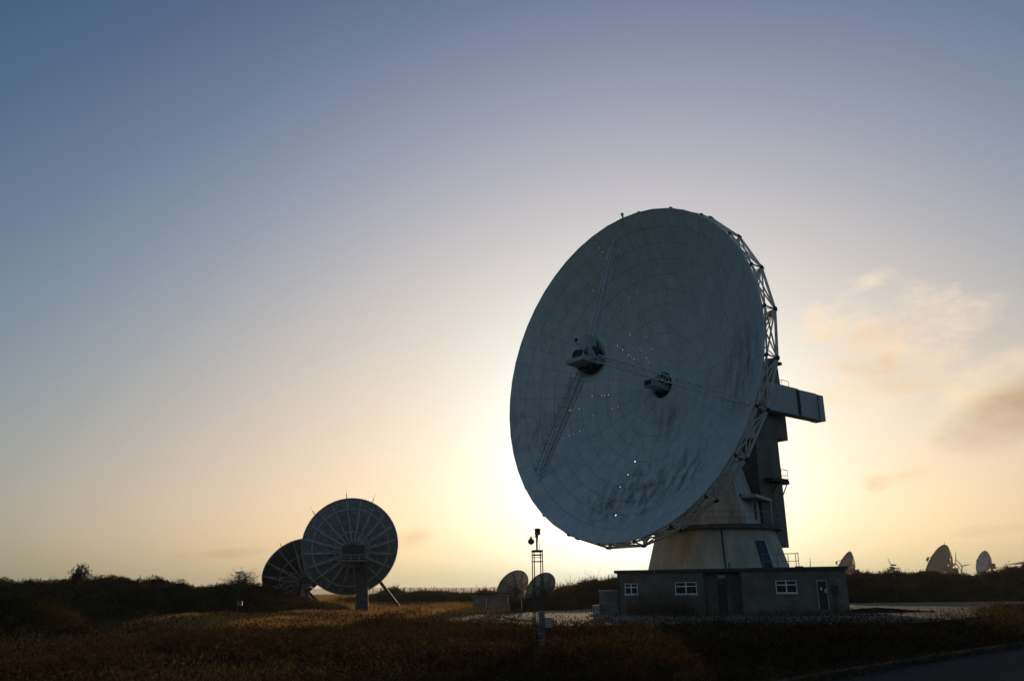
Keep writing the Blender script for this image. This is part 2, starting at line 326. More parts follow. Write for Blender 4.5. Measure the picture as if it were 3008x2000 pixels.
# ------------------------------------------------------------------ the great dish antenna
AXA, AXS = Vector((.7727, .6348, 0)), Vector((.6348, -.7727, 0))      # back along the axis, sideways
PC = Vector((16.15, 69.05, 0))                                        # pedestal axis
DC = Vector((8.0396, 61.6244, 17.7902)); DN = Vector((-.76752, -.63279, .10245)).normalized()
DU = Vector((-.63613, .77158, 0)).normalized(); DV = DU.cross(DN)*-1
if DV.z < 0: DV = -DV
RAD, SAG = 12.95, 5.06; KP_ = SAG/RAD**2; V0 = DC - DN*SAG
def dp(r, th, off=0.0):
    p = V0 + DU*(r*math.cos(th)) + DV*(r*math.sin(th)) + DN*(KP_*r*r)
    if off:
        n = (DN - (DU*math.cos(th)+DV*math.sin(th))*(2*KP_*r)).normalized(); p = p - n*off
    return p
def reflmat(tone=1.0):
    mt = bpy.data.materials.new('weathered_reflector_paint'); mt.use_nodes = True; nt = mt.node_tree; L = nt.links.new
    b = nt.nodes['Principled BSDF']; b.inputs['Roughness'].default_value = .75; b.inputs['Specular IOR Level'].default_value = .25
    tc = node(nt, 'ShaderNodeTexCoord'); O = tc.outputs['Object']
    mp = node(nt, 'ShaderNodeMapping'); mp.inputs['Scale'].default_value = (1.6, 1.6, .30); L(O, mp.inputs[0])
    n1 = node(nt, 'ShaderNodeTexNoise', i_Scale=1.1, i_Detail=5.0, i_Roughness=.6, i_Distortion=.4); L(mp.outputs[0], n1.inputs['Vector']); r1 = ramp(nt, [(.36, (0,0,0)), (.66, (1,1,1))]); L(n1.outputs[0], r1.inputs[0])
    # algae and rain dirt sit in three broad soft patches of the bowl, plus a faint film everywhere
    tot = None
    for px_, rad_, k_ in (((1890,1440), 4.6, .9), ((1790,1475), 3.2, .8), ((2180,1080), 4.6, .9), ((2010,1385), 3.8, .8), ((1545,1250), 4.0, .5), ((1960,1240), 3.0, .5)):
        r_, t_ = ray_para(*px_); c_ = dp(r_, t_)-PC; sb = node(nt, 'ShaderNodeVectorMath', operation='DISTANCE'); L(O, sb.inputs[0]); sb.inputs[1].default_value = tuple(c_)
        mr = node(nt, 'ShaderNodeMapRange', interpolation_type='SMOOTHERSTEP'); L(sb.outputs['Value'], mr.inputs[0]); mr.inputs[1].default_value = rad_; mr.inputs[2].default_value = 0; mr.inputs[3].default_value = 0; mr.inputs[4].default_value = k_
        if tot is None: tot = mr.outputs[0]
        else: ad = node(nt, 'ShaderNodeMath', operation='MAXIMUM'); L(tot, ad.inputs[0]); L(mr.outputs[0], ad.inputs[1]); tot = ad.outputs[0]
    a2 = node(nt, 'ShaderNodeMath', operation='ADD'); L(tot, a2.inputs[0]); a2.inputs[1].default_value = .22
    rp = node(nt, 'ShaderNodeMath', operation='MULTIPLY'); L(a2.outputs[0], rp.inputs[0]); L(r1.outputs[0], rp.inputs[1])
    n3 = node(nt, 'ShaderNodeTexNoise', i_Scale=1.2, i_Detail=8.0, i_Roughness=.7); L(O, n3.inputs['Vector']); r3 = ramp(nt, [(.3, (.50*tone,.505*tone,.50*tone)), (.7, (.60*tone,.605*tone,.59*tone))]); L(n3.outputs[0], r3.inputs[0])
    mx = node(nt, 'ShaderNodeMix', data_type='RGBA'); f = node(nt, 'ShaderNodeMath', operation='MULTIPLY'); L(rp.outputs[0], f.inputs[0]); f.inputs[1].default_value = 1.0; L(f.outputs[0], mx.inputs['Factor']); L(r3.outputs[0], mx.inputs['A']); mx.inputs['B'].default_value = (.20,.18,.145,1)
    L(mx.outputs['Result'], b.inputs['Base Color'])
    return mt
M['seam'] = mat('panel_joint_sealant', (.10,.095,.085), .9, 0, .3, 2)

ant = empty('dish_antenna', (PC.x, PC.y, 0), 'huge grey dish antenna on a conical concrete pedestal above the brick building', 'dish antenna')
rings = [1.12] + [0.95+12.0*i/11 for i in range(1, 12)]; secs = [12,12,24,24,24,24,48,48,48,48,48]
pm = MB(); TH = .02
holes = []   # (theta, r) of missing sealant
def ray_para(x, y):
    d = ray(x, y); o = C0 - V0; lo = None
    best = []
    f = lambda t: (lambda p: p.dot(DN) - KP_*(p.dot(p)-p.dot(DN)**2))(o+d*t)
    t = 40.; pv_ = f(t)
    while t < 90:
        t2 = t+.1; v2 = f(t2)
        if pv_*v2 < 0:
            p = o+d*(t+t2)*.5; r = math.hypot(p.dot(DU), p.dot(DV))
            if r < RAD+.3: best.append((r, math.atan2(p.dot(DV), p.dot(DU)) % (2*PI)))
        t, pv_ = t2, v2
    return best[0] if best else None
M['refl'] = reflmat(); M['refl_b'] = reflmat(.975); M['refl_c'] = reflmat(1.025)
dots = []
for (x0, y0, x1, y1, prob) in ((1780,675,1886,900,.6),(1743,709,1790,800,.45),(1820,700,1868,800,.35),(1526,1069,1549,1072,1),(1626,1210,1840,1168,.75),(1893,1153,1912,1145,.8),(1511,1277,1536,1273,.9),(1522,1328,1583,1310,.7),(1641,1287,1738,1251,.85),(1531,1375,1556,1366,.9),(1546,1421,1611,1391,.7),(1695,1341,1718,1326,.9),(1709,1413,1723,1403,.9),(1768,1293,1790,1283,.8),(1828,996,1900,1070,.65),(1660,773,1685,800,.5),(1725,855,1760,890,.5),(1900,985,1925,1090,.3),(1914,955,1918,970,1)):
    A_, B_ = ray_para(x0, y0), ray_para(x1, y1)
    if A_ and B_: dots.append((A_, B_, prob))
big = []
for x_, y_ in ((1852,1367), (1833,1405), (1814,1442), (1798,1479), (1805,1519)):
    r_, t_ = ray_para(x_, y_); k_ = min(range(1, 11), key=lambda i: abs(rings[i]-r_)); n_s = min(secs[k_-1], secs[k_]); big.append((k_, round(t_/(2*PI/n_s)) % n_s*(2*PI/n_s)))
def near_big(k, th): return any(k == kk and abs((th-tt+PI) % (2*PI)-PI) < .02 for kk, tt in big)
for k, (r0, r1) in enumerate(zip(rings[:-1], rings[1:])):
    n = secs[k]; sub = 96//n; da = 2*PI/n; g = .010
    for i in range(n):
        t0, t1 = i*da, (i+1)*da; tilt = random.uniform(-.006, .006); nr = 3
        rs = [r0+g+(r1-r0-2*g)*q/nr for q in range(nr+1)]
        base = len(pm.V); V = []
        for side in (0, TH):
            for q in range(nr+1):
                for s in range(sub+1):
                    tt = t0+(t1-t0)*s/sub; e = g/rs[q]; tt = min(max(tt, t0+e), t1-e); rr = rs[q]
                    if s in (0, sub) and q in (0, nr) and near_big(k + (q > 0), t0 if s == 0 else t1): tt += (.022/rr)*(1 if s == 0 else -1); rr += .018*(1 if q == 0 else -1)
                    V.append(dp(rr, tt, side + tilt*(q/nr)))
        w_ = sub+1; N_ = w_*(nr+1); F = []
        for q in range(nr):
            for s in range(sub):
                a = q*w_+s; F.append((a, a+1, a+w_+1, a+w_)); F.append((N_+a+w_, N_+a+w_+1, N_+a+1, N_+a))
        for s in range(sub): F.append((s+1, s, N_+s, N_+s+1)); a = nr*w_+s; F.append((a, a+1, N_+a+1, N_+a))
        for q in range(nr): a = q*w_; F.append((a, a+w_, N_+a+w_, N_+a)); a += sub; F.append((a+w_, a, N_+a, N_+a+w_))
        pm.m = random.choice((0, 0, 2, 3)); pm.add(V, F)
pm.m = 1
def seamstrip(pts, width_dir, wd):   # thin strips behind the joints, a few pieces missing
    pass
def in_dots(r, th):
    for (ra, ta), (rb, tb), pr in dots:
        lo, hi = min(ra, rb)-.05, max(ra, rb)+.05; tm = ta + ((tb-ta+PI) % (2*PI)-PI)*((r-ra)/(rb-ra) if abs(rb-ra) > .05 else .5)
        if lo <= r <= hi and abs((th-tm+PI) % (2*PI)-PI)*r < .9: return pr
    return 0
for k, (r0, r1) in enumerate(zip(rings[:-1], rings[1:])):
    n = secs[k]; da = 2*PI/n
    for i in range(n):
        th = i*da; q = 0; r = r0
        open_mode = 0
        while r < r1-.01:
            pr = in_dots(r, th); step = ((.15, .10)[q % 2]) if pr else r1-r; hole = bool(pr) and q % 2 == 1 and random.random() < pr*.75; step = min(step, r1-r); q += 1
            if abs(r-r0) < .01 and near_big(k, th): hole = True; step = .07
            elif near_big(k+1, th) and r1-r > .08: step = min(step, r1-.07-r)
            elif near_big(k+1, th): hole = True
            w_ = .032
            if not hole:
                e0, e1 = w_/max(r, .3), w_/(r+step)
                pm.add([dp(r, th-e0, .024), dp(r, th+e0, .024), dp(r+step, th+e1, .024), dp(r+step, th-e1, .024)], [(0,1,2,3)])
            r += step
    if k:
        for i in range(96):
            t0, t1 = 2*PI*i/96, 2*PI*(i+1)/96; w_ = .04; cut = .07/r0
            if near_big(k, t0): t0 += cut
            if near_big(k, t1): t1 -= cut
            pm.add([dp(r0-w_, t0, .028), dp(r0+w_, t0, .028), dp(r0+w_, t1, .028), dp(r0-w_, t1, .028)], [(0,1,2,3)])
refl = pm.build('reflector', [M['refl'], M['seam'], M['refl_b'], M['refl_c']], ant)
rm = MB()
rm.rev(DC, DU, DV, DN, [(RAD, -.16), (RAD+.07, -.15), (RAD+.07, .015), (RAD, .02), (RAD-.01, -.02), (RAD, -.16)], 48)
def proj(p):
    d = Vector(p)-C0; z = d.dot(_f); return 1504+FPX*d.dot(_r)/z, 1000-FPX*d.dot(_u)/z
def rim_th(x, y): return min((math.hypot(proj(dp(RAD, t))[0]-x, proj(dp(RAD, t))[1]-y), t) for t in [2*PI*i/720 for i in range(720)])[1]
for th in (rim_th(1831, 639), rim_th(1810, 1600)): p = dp(RAD+.05, th); rm.tube(p-(p-V0).normalized()*.1, p+(p-V0).normalized()*.2, .07); rm.tube(p+(p-V0).normalized()*.15, p+(p-V0).normalized()*.38, .12, 8)
rm.build('rim', M['refl'], ant)
# back-up structure: 24 trussed ribs, ring trusses
NR = 24
def bch(r):   # bottom chord depth behind the vertex plane (along DN)
    return {1.6: -2.6, 4.2: -1.75, 7.0: -.35, 9.8: 1.65, 13.2: 3.81}[r]
RS = [1.6, 4.2, 7.0, 9.8, 13.2]
def bp_(r, th): return V0 + DU*(r*math.cos(th)) + DV*(r*math.sin(th)) + DN*bch(r)
for i in range(NR):
    th = 2*PI*(i+.5)/NR; b = MB()
    top = [dp(r, th, .3) for r in (1.6, 4.2, 7.0, 9.8, 12.9)]; bot = [bp_(r, th) for r in RS]
    for a, c in zip(top[:-1], top[1:]):
        b.tube(a, c, .075)
    for a, c in zip(bot[:-1], bot[1:]): b.tube(a, c, .095)
    for j in range(5): b.tube(top[j], bot[j], .06)
    for j in range(4): b.tube(top[j], bot[j+1], .055); b.tube((top[j]+top[j+1])/2, bot[j+1], .05)
    for r in (1.8, 4.2, 7.0, 9.8, 11.6, 12.85): b.tube(dp(r, th, .03), dp(r, th, .31), .035)
    p = bp_(13.2, th); o_ = (p-V0).normalized(); b.m = 1; b.obox(p, DN, o_, DN.cross(o_), (-.14,.14), (-.1,.12), (-.14,.14))
    q_ = dp(12.9, th, .3); b.obox(q_, DN, o_, DN.cross(o_), (-.1,.1), (-.1,.1), (-.1,.1))
    b.build('rib', [M['steel_light'], M['steel_dark']], ant)
for j, r in enumerate(RS):
    b = MB()
    for i in range(NR):
        t0, t1 = 2*PI*(i+.5)/NR, 2*PI*(i+1.5)/NR; tm = (t0+t1)/2
        b.tube(bp_(r, t0), bp_(r, t1), .095 if j == 4 else .07)
        tr = min(r, 12.9); b.tube(dp(tr, t0, .3), dp(tr, t1, .3), .065)
        if j >= 0: b.tube(bp_(r, t0), dp(tr, t1, .3), .055); b.tube(bp_(r, t1), dp(tr, t0, .3), .055)
        if j < 4 and j > 0:
            r2 = RS[j+1]; b.tube(bp_(r, t0), bp_(r2, t1), .036)
            if j >= 2: b.tube(bp_(r, t1), bp_(r2, t0), .036)
        if j == 4:
            b.tube(bp_(r, t0), dp(12.9, tm, .12), .05); b.tube(bp_(r, t1), dp(12.9, tm, .12), .05)
    b.build('ring_truss', M['steel_light'], ant)
b = MB(); b.rev(V0, DU, DV, DN, [(1.9, -3.4), (1.9, -.35), (1.2, -.3), (1.2, -1.6), (.0, -1.6)], 32); b.rev(V0, DU, DV, DN, [(0, -3.4), (1.9, -3.4)], 32)
b.build('hub', M['steel_dark'], ant)
b = MB(); b.rev(V0, DU, DV, DN, [(1.14, -.32), (1.14, .04), (1.08, .05), (1.04, -.3)], 36); b.build('hub_collar', M['steel_light'], ant)
# feed horn housing sticking out of the hub toward the feed
h_ = AXS; up_ = DN.cross(h_).normalized()*(1 if DN.cross(h_).z > 0 else -1)
b = MB(); b.obox(V0, DN, h_, up_, (-1.4, 1.45), (-.42, .34), (-.40, .05)); b.obox(V0, DN, h_, up_, (1.0, 1.6), (-.5, .42), (-.46, .12)); b.obox(V0, DN, h_, up_, (.7, .86), (-.15, .15), (.052, .3)); b.tube(V0-DN*1.2+h_*.5-up_*.5, V0+DN*.2-up_*.35+h_*.2, .05); b.tube(V0-DN*1.2+h_*.6+up_*.5, V0+DN*.3+up_*.0+h_*.3, .05)
fh = b.build('feed_horn_housing', M['panel'], ant)
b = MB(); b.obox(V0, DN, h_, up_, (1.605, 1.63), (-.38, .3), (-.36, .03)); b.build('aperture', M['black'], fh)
# sub-reflector and cabin frame
SB = V0 + DN*7.55
b = MB(); prof = [(0, .25), (.5, .22), (1.0, .08), (1.45, -.18), (1.68, -.38), (1.70, -.30), (1.5, -.06), (1.2, .2), (1.2, .95), (1.1, .95), (1.1, .25), (.3, .42), (0, .42)]
b.rev(SB, DU, DV, -DN, [(r, h) for r, h in [(0, .36), (.5, .30), (1.0, .12), (1.5, -.2), (1.68, -.36)]], 48)
b.rev(SB, DU, DV, DN, [(1.68, .36), (1.72, .40), (1.66, .44), (1.2, .10), (.9, -.05), (0, -.12)], 48)
sr = b.build('subreflector', M['refl'], ant, smooth=True)
b = MB(); b.rev(SB, DU, DV, DN, [(1.02, .1), (1.06, .85), (1.0, .85), (.96, .15)], 40); b.rev(SB, DU, DV, DN, [(.62, .0), (.62, .75), (0, .78)], 24)
for a in range(8): t = a*PI/4+.2; b.tube(SB+(DU*math.cos(t)+DV*math.sin(t))*.6+DN*.5, SB+(DU*math.cos(t)+DV*math.sin(t))*1.01+DN*.7, .035)
b.build('backing_drum', M['steel_dark'], sr)
CT = V0 + DN*9.15
b = MB()
# platform: flat tray under the drum with side frames
b.obox(CT, DN, h_, up_, (-1.25, .5), (-.85, 1.0), (-.62, -.54))
b.obox(CT, DN, h_, up_, (-1.25, .5), (.93, 1.0), (-.538, -.2)); b.obox(CT, DN, h_, up_, (.43, .5), (-.85, .927), (-.538, -.32))
b.build('platform', M['panel'], ant)
b = MB()
for a, c in (((-1.3,1.1,-.5),(-.9,.35,1.55)), ((-.2,1.1,-.5),(-.6,.35,1.55)), ((-1.3,-1.0,-.5),(-.9,-.1,1.55)), ((.4,.7,-.5),(-.7,.2,1.5)), ((.4,-.6,-.5),(-.7,.0,1.5))):
    q = lambda v: CT+DN*v[0]+h_*v[1]+up_*v[2]
    b.tube(q(a), q(c), .055)
b.obox(CT, DN, h_, up_, (-1.15, -.35), (-.3, .62), (.55, 1.6)); b.obox(CT+DN*-.75+h_*.62+up_*.25, (h_*.55-up_*.85).normalized(), DN, (h_*.85+up_*.55).normalized(), (-.9, .75), (-.45, .3), (-.18, .18))
b.obox(CT, DN, h_, up_, (-1.5, -.9), (-1.25, -.75), (-.5, .15))
b.build('support_frame', M['panel'], ant)
b = MB(); b.rev(CT-DN*.3-up_*.05, h_, up_, DN, [(0,.6),(.42,.6),(.5,.2),(.5,-.7)], 20)
b.build('drive_unit', M['steel_dark'], ant)
b = MB(); p = CT - h_*.9 + up_*1.3 - DN*.5; b.tube(CT-h_*.3+up_*1.0-DN*.6, p, .025); b.tube(p, p+up_*.3-h_*.1, .03); b.rev(p+up_*.3, XA, YA, ZA, [(0,-.13),(.12,-.08),(.13,.08),(0,.14)], 10); b.build('beacon', M['steel_dark'], ant)
def lattice(p, q, w0, w1, n, r, upv, tri=False):
    p, q = Vector(p), Vector(q); d = (q-p).normalized(); a = d.cross(upv).normalized(); c = a.cross(d); mb = MB()
    sh = [(1,1),(-1,1),(-1,-1),(1,-1)]
    P = [[p.lerp(q, i/n) + (a*x+c*y)*(w0+(w1-w0)*i/n)/2 for x, y in sh] for i in range(n+1)]
    for k in range(4):
        mb.tube(P[0][k], P[n][k], r*1.5)
        for i in range(n+1):
            mb.tube(P[i][k], P[i][(k+1) % 4], r*.8, 4)
            if i < n: mb.tube(P[i][k], P[i+1][(k+1) % 4], r*.75, 4) if (i+k) % 2 else mb.tube(P[i][(k+1) % 4], P[i+1][k], r*.75, 4)
    return mb
LEGS = [(11.85, R_(82.5), (-1.15, .2, 1.55)), (12.35, R_(202), (-.8, 1.3, -.35)), (11.85, R_(322.7), (-1.1, -.55, -.55))]
leg_pts = []
for r, th, ce in LEGS:
    foot = dp(r, th, -.05); topq = CT + DN*ce[0] + h_*ce[1] + up_*ce[2]; leg_pts.append((foot, topq))
    f2 = foot.lerp(topq, .07)
    mb = lattice(f2, topq, .34, .52, 24, .026, DN)
    for s in ((1,1),(-1,1),(0,-1.2)):
        d = (topq-foot).normalized(); a = d.cross(DN).normalized(); c = a.cross(d); mb.tube(foot, f2+(a*s[0]+c*s[1])*.17, .03)
    mb.obox(foot, DU, DV, DN, (-.16,.16), (-.16,.16), (-.04,.12))
    mb.build('feed_leg', M['steel_light'], ant)
# access ladder with stand-off brackets along the lower feed leg
foot, topq = leg_pts[2]; d = (topq-foot).normalized(); sd_ = d.cross(DN).normalized()
off = sd_*(-.75 if (sd_*-1).dot(-AXS) > 0 else .75); off = Vector((-1.0, .25, .15)).normalized()*.5
b = MB(); n = 34
for k in (0, .33): b.tube(foot.lerp(topq, .06)+off*(1+k*.5), topq.lerp(foot, .08)+off*(1+k*.5), .014, 4)
for i in range(n*2): p = foot.lerp(topq, .06+.86*i/(2*n)); b.tube(p+off, p+off*1.17, .008, 4)
for i in range(0, 11): p = foot.lerp(topq, .08+.083*i); b.tube(p, p+off*1.7, .016, 4); b.tube(p+off*1.5, p+off*1.5+ZA*.35, .014, 4)
for i in range(10): p = foot.lerp(topq, .08+.083*i)+off*1.5; p2 = foot.lerp(topq, .08+.083*(i+1))+off*1.5; b.tube(p, p2, .009, 4)
b.build('ladder', M['steel_dark'], ant)

# tower, housings and counterweight behind the dish
def PS(a, s, z): return PC + AXA*a + AXS*s + ZA*z
def tbox(mb, a, s, z, a2=None, s2=None):
    a2 = a2 or a; s2 = s2 or s; V = []
    for (aa, ss, zz) in ((a, s, z[0]), (a2, s2, z[1])): V += [PS(aa[0], ss[1], zz), PS(aa[1], ss[1], zz), PS(aa[1], ss[0], zz), PS(aa[0], ss[0], zz)]
    mb.hexa(V); return mb
PC0 = Vector((16.9, 68.9, 0)); da_, ds_ = (PC0-PC).dot(AXA), (PC0-PC).dot(AXS)      # survey offsets
def o(a, s): return (a[0]+da_, a[1]+da_), (s[0]+ds_, s[1]+ds_)
a, s = o((2.55, 5.82), (-2, 2)); tw = tbox(MB(), a, s, (4.85, 13.9)).build('tower', M['clad'], ant)
a, s = o((2.6, 7.32), (-2.2, 2.05)); b = MB(); tbox(b, a, s, (13.9, 16.0)); b.build('machinery_housing', M['clad'], ant)
a, s = o((1.3, 2.59), (-1.9, 2.0)); b = MB(); tbox(b, a, s, (13.6, 16.2)); b.build('bearing_block', M['conc'], ant)
a, s = o((3.6, 7.6), (-2.0, 1.85)); a2, s2 = o((3.9, 7.3), (-1.8, 1.8)); b = MB(); tbox(b, a, s, (16.003, 20.75), a2, s2); b.build('upper_tower', M['clad'], ant)
a, s = o((6.2, 7.75), (-1.9, 2.0)); b = MB(); tbox(b, a, s, (20.753, 21.0)); b.build('tower_cap', M['steel_dark'], ant)
cw = MB()
a, s = o((3.6, 8.05), (2.15, 3.1)); tbox(cw, a, s, (15.98, 18.42)); a, s = o((8.09, 11.0), (2.15, 3.1)); tbox(cw, a, s, (15.98, 18.36)); a, s = o((11.06, 12.0), (2.12, 3.13)); tbox(cw, a, s, (15.95, 18.30))
a, s = o((3.6, 11.0), (2.3, 2.95)); tbox(cw, a, s, (16.1, 18.2)); cwo = cw.build('counterweight_box', M['panel'], ant)
for aa, wd in ((7.72, .48), (11.0, .18)):
    b = MB(); a_, s_ = o((aa, aa+wd), (3.1015, 3.112)); tbox(b, a_, s_, (16.03, 18.28))
    for k in range(17): a_, s_ = o((aa+.03, aa+wd-.03), (3.112, 3.145)); tbox(b, a_, s_, (16.05+.13*k, 16.11+.13*k))
    b.build('ladder_rungs', M['steel_dark'], cwo)
def rail(mb, pts, h=1.0, r=.022, post=True, mid=True):
    for p in pts:
        if post: mb.tube(p, p+ZA*h, r, 5)
    for a, c in zip(pts[:-1], pts[1:]):
        mb.tube(a+ZA*h, c+ZA*h, r, 5)
        if mid: mb.tube(a+ZA*h*.5, c+ZA*h*.5, r*.8, 5)
a, s = o((3.3, 5.6), (2.003, 2.75)); pl = MB(); tbox(pl, a, s, (10.1, 10.38)); a, s = o((5.825, 6.9), (-.6, 2.0)); tbox(pl, a, s, (10.1, 10.38))
pl.tube(PS(6.8+da_, 1.8+ds_, 10.1), PS(5.84+da_, 1.8+ds_, 8.9), .05); pl.tube(PS(4.2+da_, 2.7+ds_, 10.1), PS(4.2+da_, 2.0+ds_, 9.2), .05)
plo = pl.build('balcony', M['steel_dark'], ant)
b = MB(); rail(b, [PS(x+da_, y+ds_, 10.38) for x, y in ((5.9,1.95),(6.85,1.95),(6.85,1.1),(6.85,.2),(6.85,-.55))], .95); b.build('railing', M['steel_dark'], plo)
b = MB()
for y in (.9, 1.4): b.tube(PS(6.05+da_, y+ds_, 11.6), PS(6.05+da_, y+ds_, 13.9), .03)
for k in range(9): b.tube(PS(6.05+da_, .9+ds_, 11.7+.25*k), PS(6.05+da_, 1.4+ds_, 11.7+.25*k), .02)
for k in range(4):
    z = 11.9+.6*k; pts = [PS(6.05+da_+.5*math.sin(t), 1.15+ds_+.45*math.cos(t), z) for t in [PI*q/6 for q in range(7)]]; b.path(pts, .02, 4)
b.obox(PS(da_, ds_, 0), AXA, AXS, ZA, (5.83, 6.5), (.7, 1.6), (11.5, 11.58)); b.build('caged_ladder', M['steel_dark'], ant)
b = MB(); rail(b, [PS(7.55+da_, y+ds_, 18.45) for y in (1.0, 1.9)] + [PS(8.6+da_, 1.9+ds_, 18.45)], .95); b.build('top_railing', M['steel_dark'], ant)
# trunnion beams from the hub to the tower
b = MB()
for y in (-1.6, 1.6): b.obox(V0-DN*2.2, -DN, AXS, DV, (0, 4.6), (y-.35, y+.35), (-.9, .5))
b.build('trunnion_beam', M['steel'], ant)
b = MB()
for t in (R_(270-28), R_(270+28), R_(270), R_(180), R_(0)):
    b.tube(bp_(7.0, t), PS(1.4+da_, (-1.2 if math.cos(t) < 0 else 1.2), 14.5), .07); b.tube(bp_(9.8, t), PS(1.4+da_, (-1.2 if math.cos(t) < 0 else 1.2), 14.0), .06)
b.build('elevation_strut', M['steel_light'], ant)

# pedestal: flared cone, ring walkway, faceted upper body
ND = math.radians(-75.3)
cone = MB(); cone.rev(PC, XA, YA, ZA, [(5.72, 2.4), (5.55, 2.98), (4.72, 5.95), (4.72, 6.12)], 72)
pedo = cone.build('pedestal', M['conc_rust'], ant, smooth=True)
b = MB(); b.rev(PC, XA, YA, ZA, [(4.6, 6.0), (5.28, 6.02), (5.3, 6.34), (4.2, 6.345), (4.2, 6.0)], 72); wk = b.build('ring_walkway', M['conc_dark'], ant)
b = MB(); rail(b, [PC+Vector((5.2*math.cos(t), 5.2*math.sin(t), 6.34)) for t in [2*PI*i/28 for i in range(29)]], .95, .024); b.build('railing', M['steel'], wk)
def ngon(d, z, n=4): return [PC+Vector((d*math.cos(ND+i*PI/2), d*math.sin(ND+i*PI/2), z)) for i in range(4)]
lv = [(4.75, 6.34), (3.95, 8.85), (2.95, 11.9), (2.25, 14.0)]
def chamf(d, z, c=.13):
    P = ngon(d, z); Q = []
    for i in range(4): a_, b_ = P[i], P[(i+1) % 4]; p0 = P[i-1]; Q += [a_.lerp(p0, c), a_.lerp(b_, c)] if i else [a_]
    return Q
V = []; 
for d, z in lv: V += chamf(d, z)
k = 7; F = [tuple(reversed(range(k))), tuple(range(3*k, 4*k))]
for j in range(3):
    for i in range(k): F.append((j*k+i, j*k+(i+1) % k, (j+1)*k+(i+1) % k, (j+1)*k+i))
ub = link_mesh('upper_pedestal', V, F, M['conc'], ant)
# right hand face frame of the upper body
FD = Vector((math.cos(ND+PI/4), math.sin(ND+PI/4), 0)); FS = Vector((-FD.y, FD.x, 0))   # outward normal and along the face
fn = 4.75*math.cos(PI/4)
b = MB(); b.obox(PC, FS, FD, ZA, (-1.9, 2.9), (1.6, fn+.75), (8.45, 8.68)); b.build('canopy', M['conc'], ant)
b = MB(); b.obox(PC, FS, FD, ZA, (.25, 1.9), (1.5, fn-.15), (6.345, 8.445)); po = b.build('porch', M['conc'], ant)
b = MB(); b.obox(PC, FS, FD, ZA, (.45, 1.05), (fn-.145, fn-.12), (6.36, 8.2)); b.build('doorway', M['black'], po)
b = MB(); 
for y in (1.25, 1.6): b.obox(PC, FS, FD, ZA, (y, y+.1), (fn-.145, fn-.05), (6.36, 8.44))
b.build('mullion', M['steel_light'], po)
b = MB(); b.tube(PC+FS*2.8+FD*(fn+.65)+ZA*6.34, PC+FS*2.8+FD*(fn+.65)+ZA*8.45, .045); b.build('post', M['steel_light'], po)
LD = Vector((math.cos(ND-PI/4), math.sin(ND-PI/4), 0)); LS = Vector((-LD.y, LD.x, 0))
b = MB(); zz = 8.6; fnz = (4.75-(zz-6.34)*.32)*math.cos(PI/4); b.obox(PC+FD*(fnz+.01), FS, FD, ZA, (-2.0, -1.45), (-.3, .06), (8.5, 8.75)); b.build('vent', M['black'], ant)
# conduit running down the cone, seen as a dark vertical line
ca = math.atan2(-.98, -.12)
b = MB(); b.tube(PC+Vector((5.58*math.cos(ca), 5.58*math.sin(ca), 3.0)), PC+Vector((4.76*math.cos(ca), 4.76*math.sin(ca), 6.0)), .05); b.build('conduit', M['steel_dark'], ant)
# recessed blue door in the cone on the right
dd = math.radians(-62); dr_ = Vector((math.cos(dd), math.sin(dd), 0)); dt_ = Vector((-dr_.y, dr_.x, 0))
def cr(z): return 5.55-(z-2.98)*.2795
b = MB(); b.hexa([PC+dt_*-.45+dr_*4.9+ZA*3.0, PC+dt_*.42+dr_*4.9+ZA*3.0, PC+dt_*.42+dr_*(cr(3.0)-.02)+ZA*3.0, PC+dt_*-.45+dr_*(cr(3.0)-.02)+ZA*3.0, PC+dt_*-.45+dr_*4.9+ZA*5.15, PC+dt_*.42+dr_*4.9+ZA*5.15, PC+dt_*.42+dr_*(cr(5.15)+.03)+ZA*5.15, PC+dt_*-.45+dr_*(cr(5.15)+.03)+ZA*5.15])
b = MB()
b.hexa([PC+dt_*-.48+dr_*4.6+ZA*3.0, PC+dt_*.42+dr_*4.6+ZA*3.0, PC+dt_*.42+dr_*(cr(3.0)+.05)+ZA*3.0, PC+dt_*-.48+dr_*(cr(3.0)+.05)+ZA*3.0, PC+dt_*-.48+dr_*4.4+ZA*5.12, PC+dt_*.42+dr_*4.4+ZA*5.12, PC+dt_*.42+dr_*(cr(5.12)+.05)+ZA*5.12, PC+dt_*-.48+dr_*(cr(5.12)+.05)+ZA*5.12])
b.build('door', M['blue_door'], pedo)
b = MB(); b.hexa([PC+dt_*.43+dr_*4.6+ZA*2.99, PC+dt_*1.15+dr_*4.6+ZA*2.99, PC+dt_*1.15+dr_*(cr(3.0)-.02)+ZA*2.99, PC+dt_*.43+dr_*(cr(3.0)+.22)+ZA*2.99, PC+dt_*.43+dr_*4.3+ZA*5.15, PC+dt_*.5+dr_*4.3+ZA*5.15, PC+dt_*.5+dr_*(cr(5.15)+.02)+ZA*5.15, PC+dt_*.43+dr_*(cr(5.15)+.05)+ZA*5.15]); b.build('door_jamb', M['conc'], pedo)

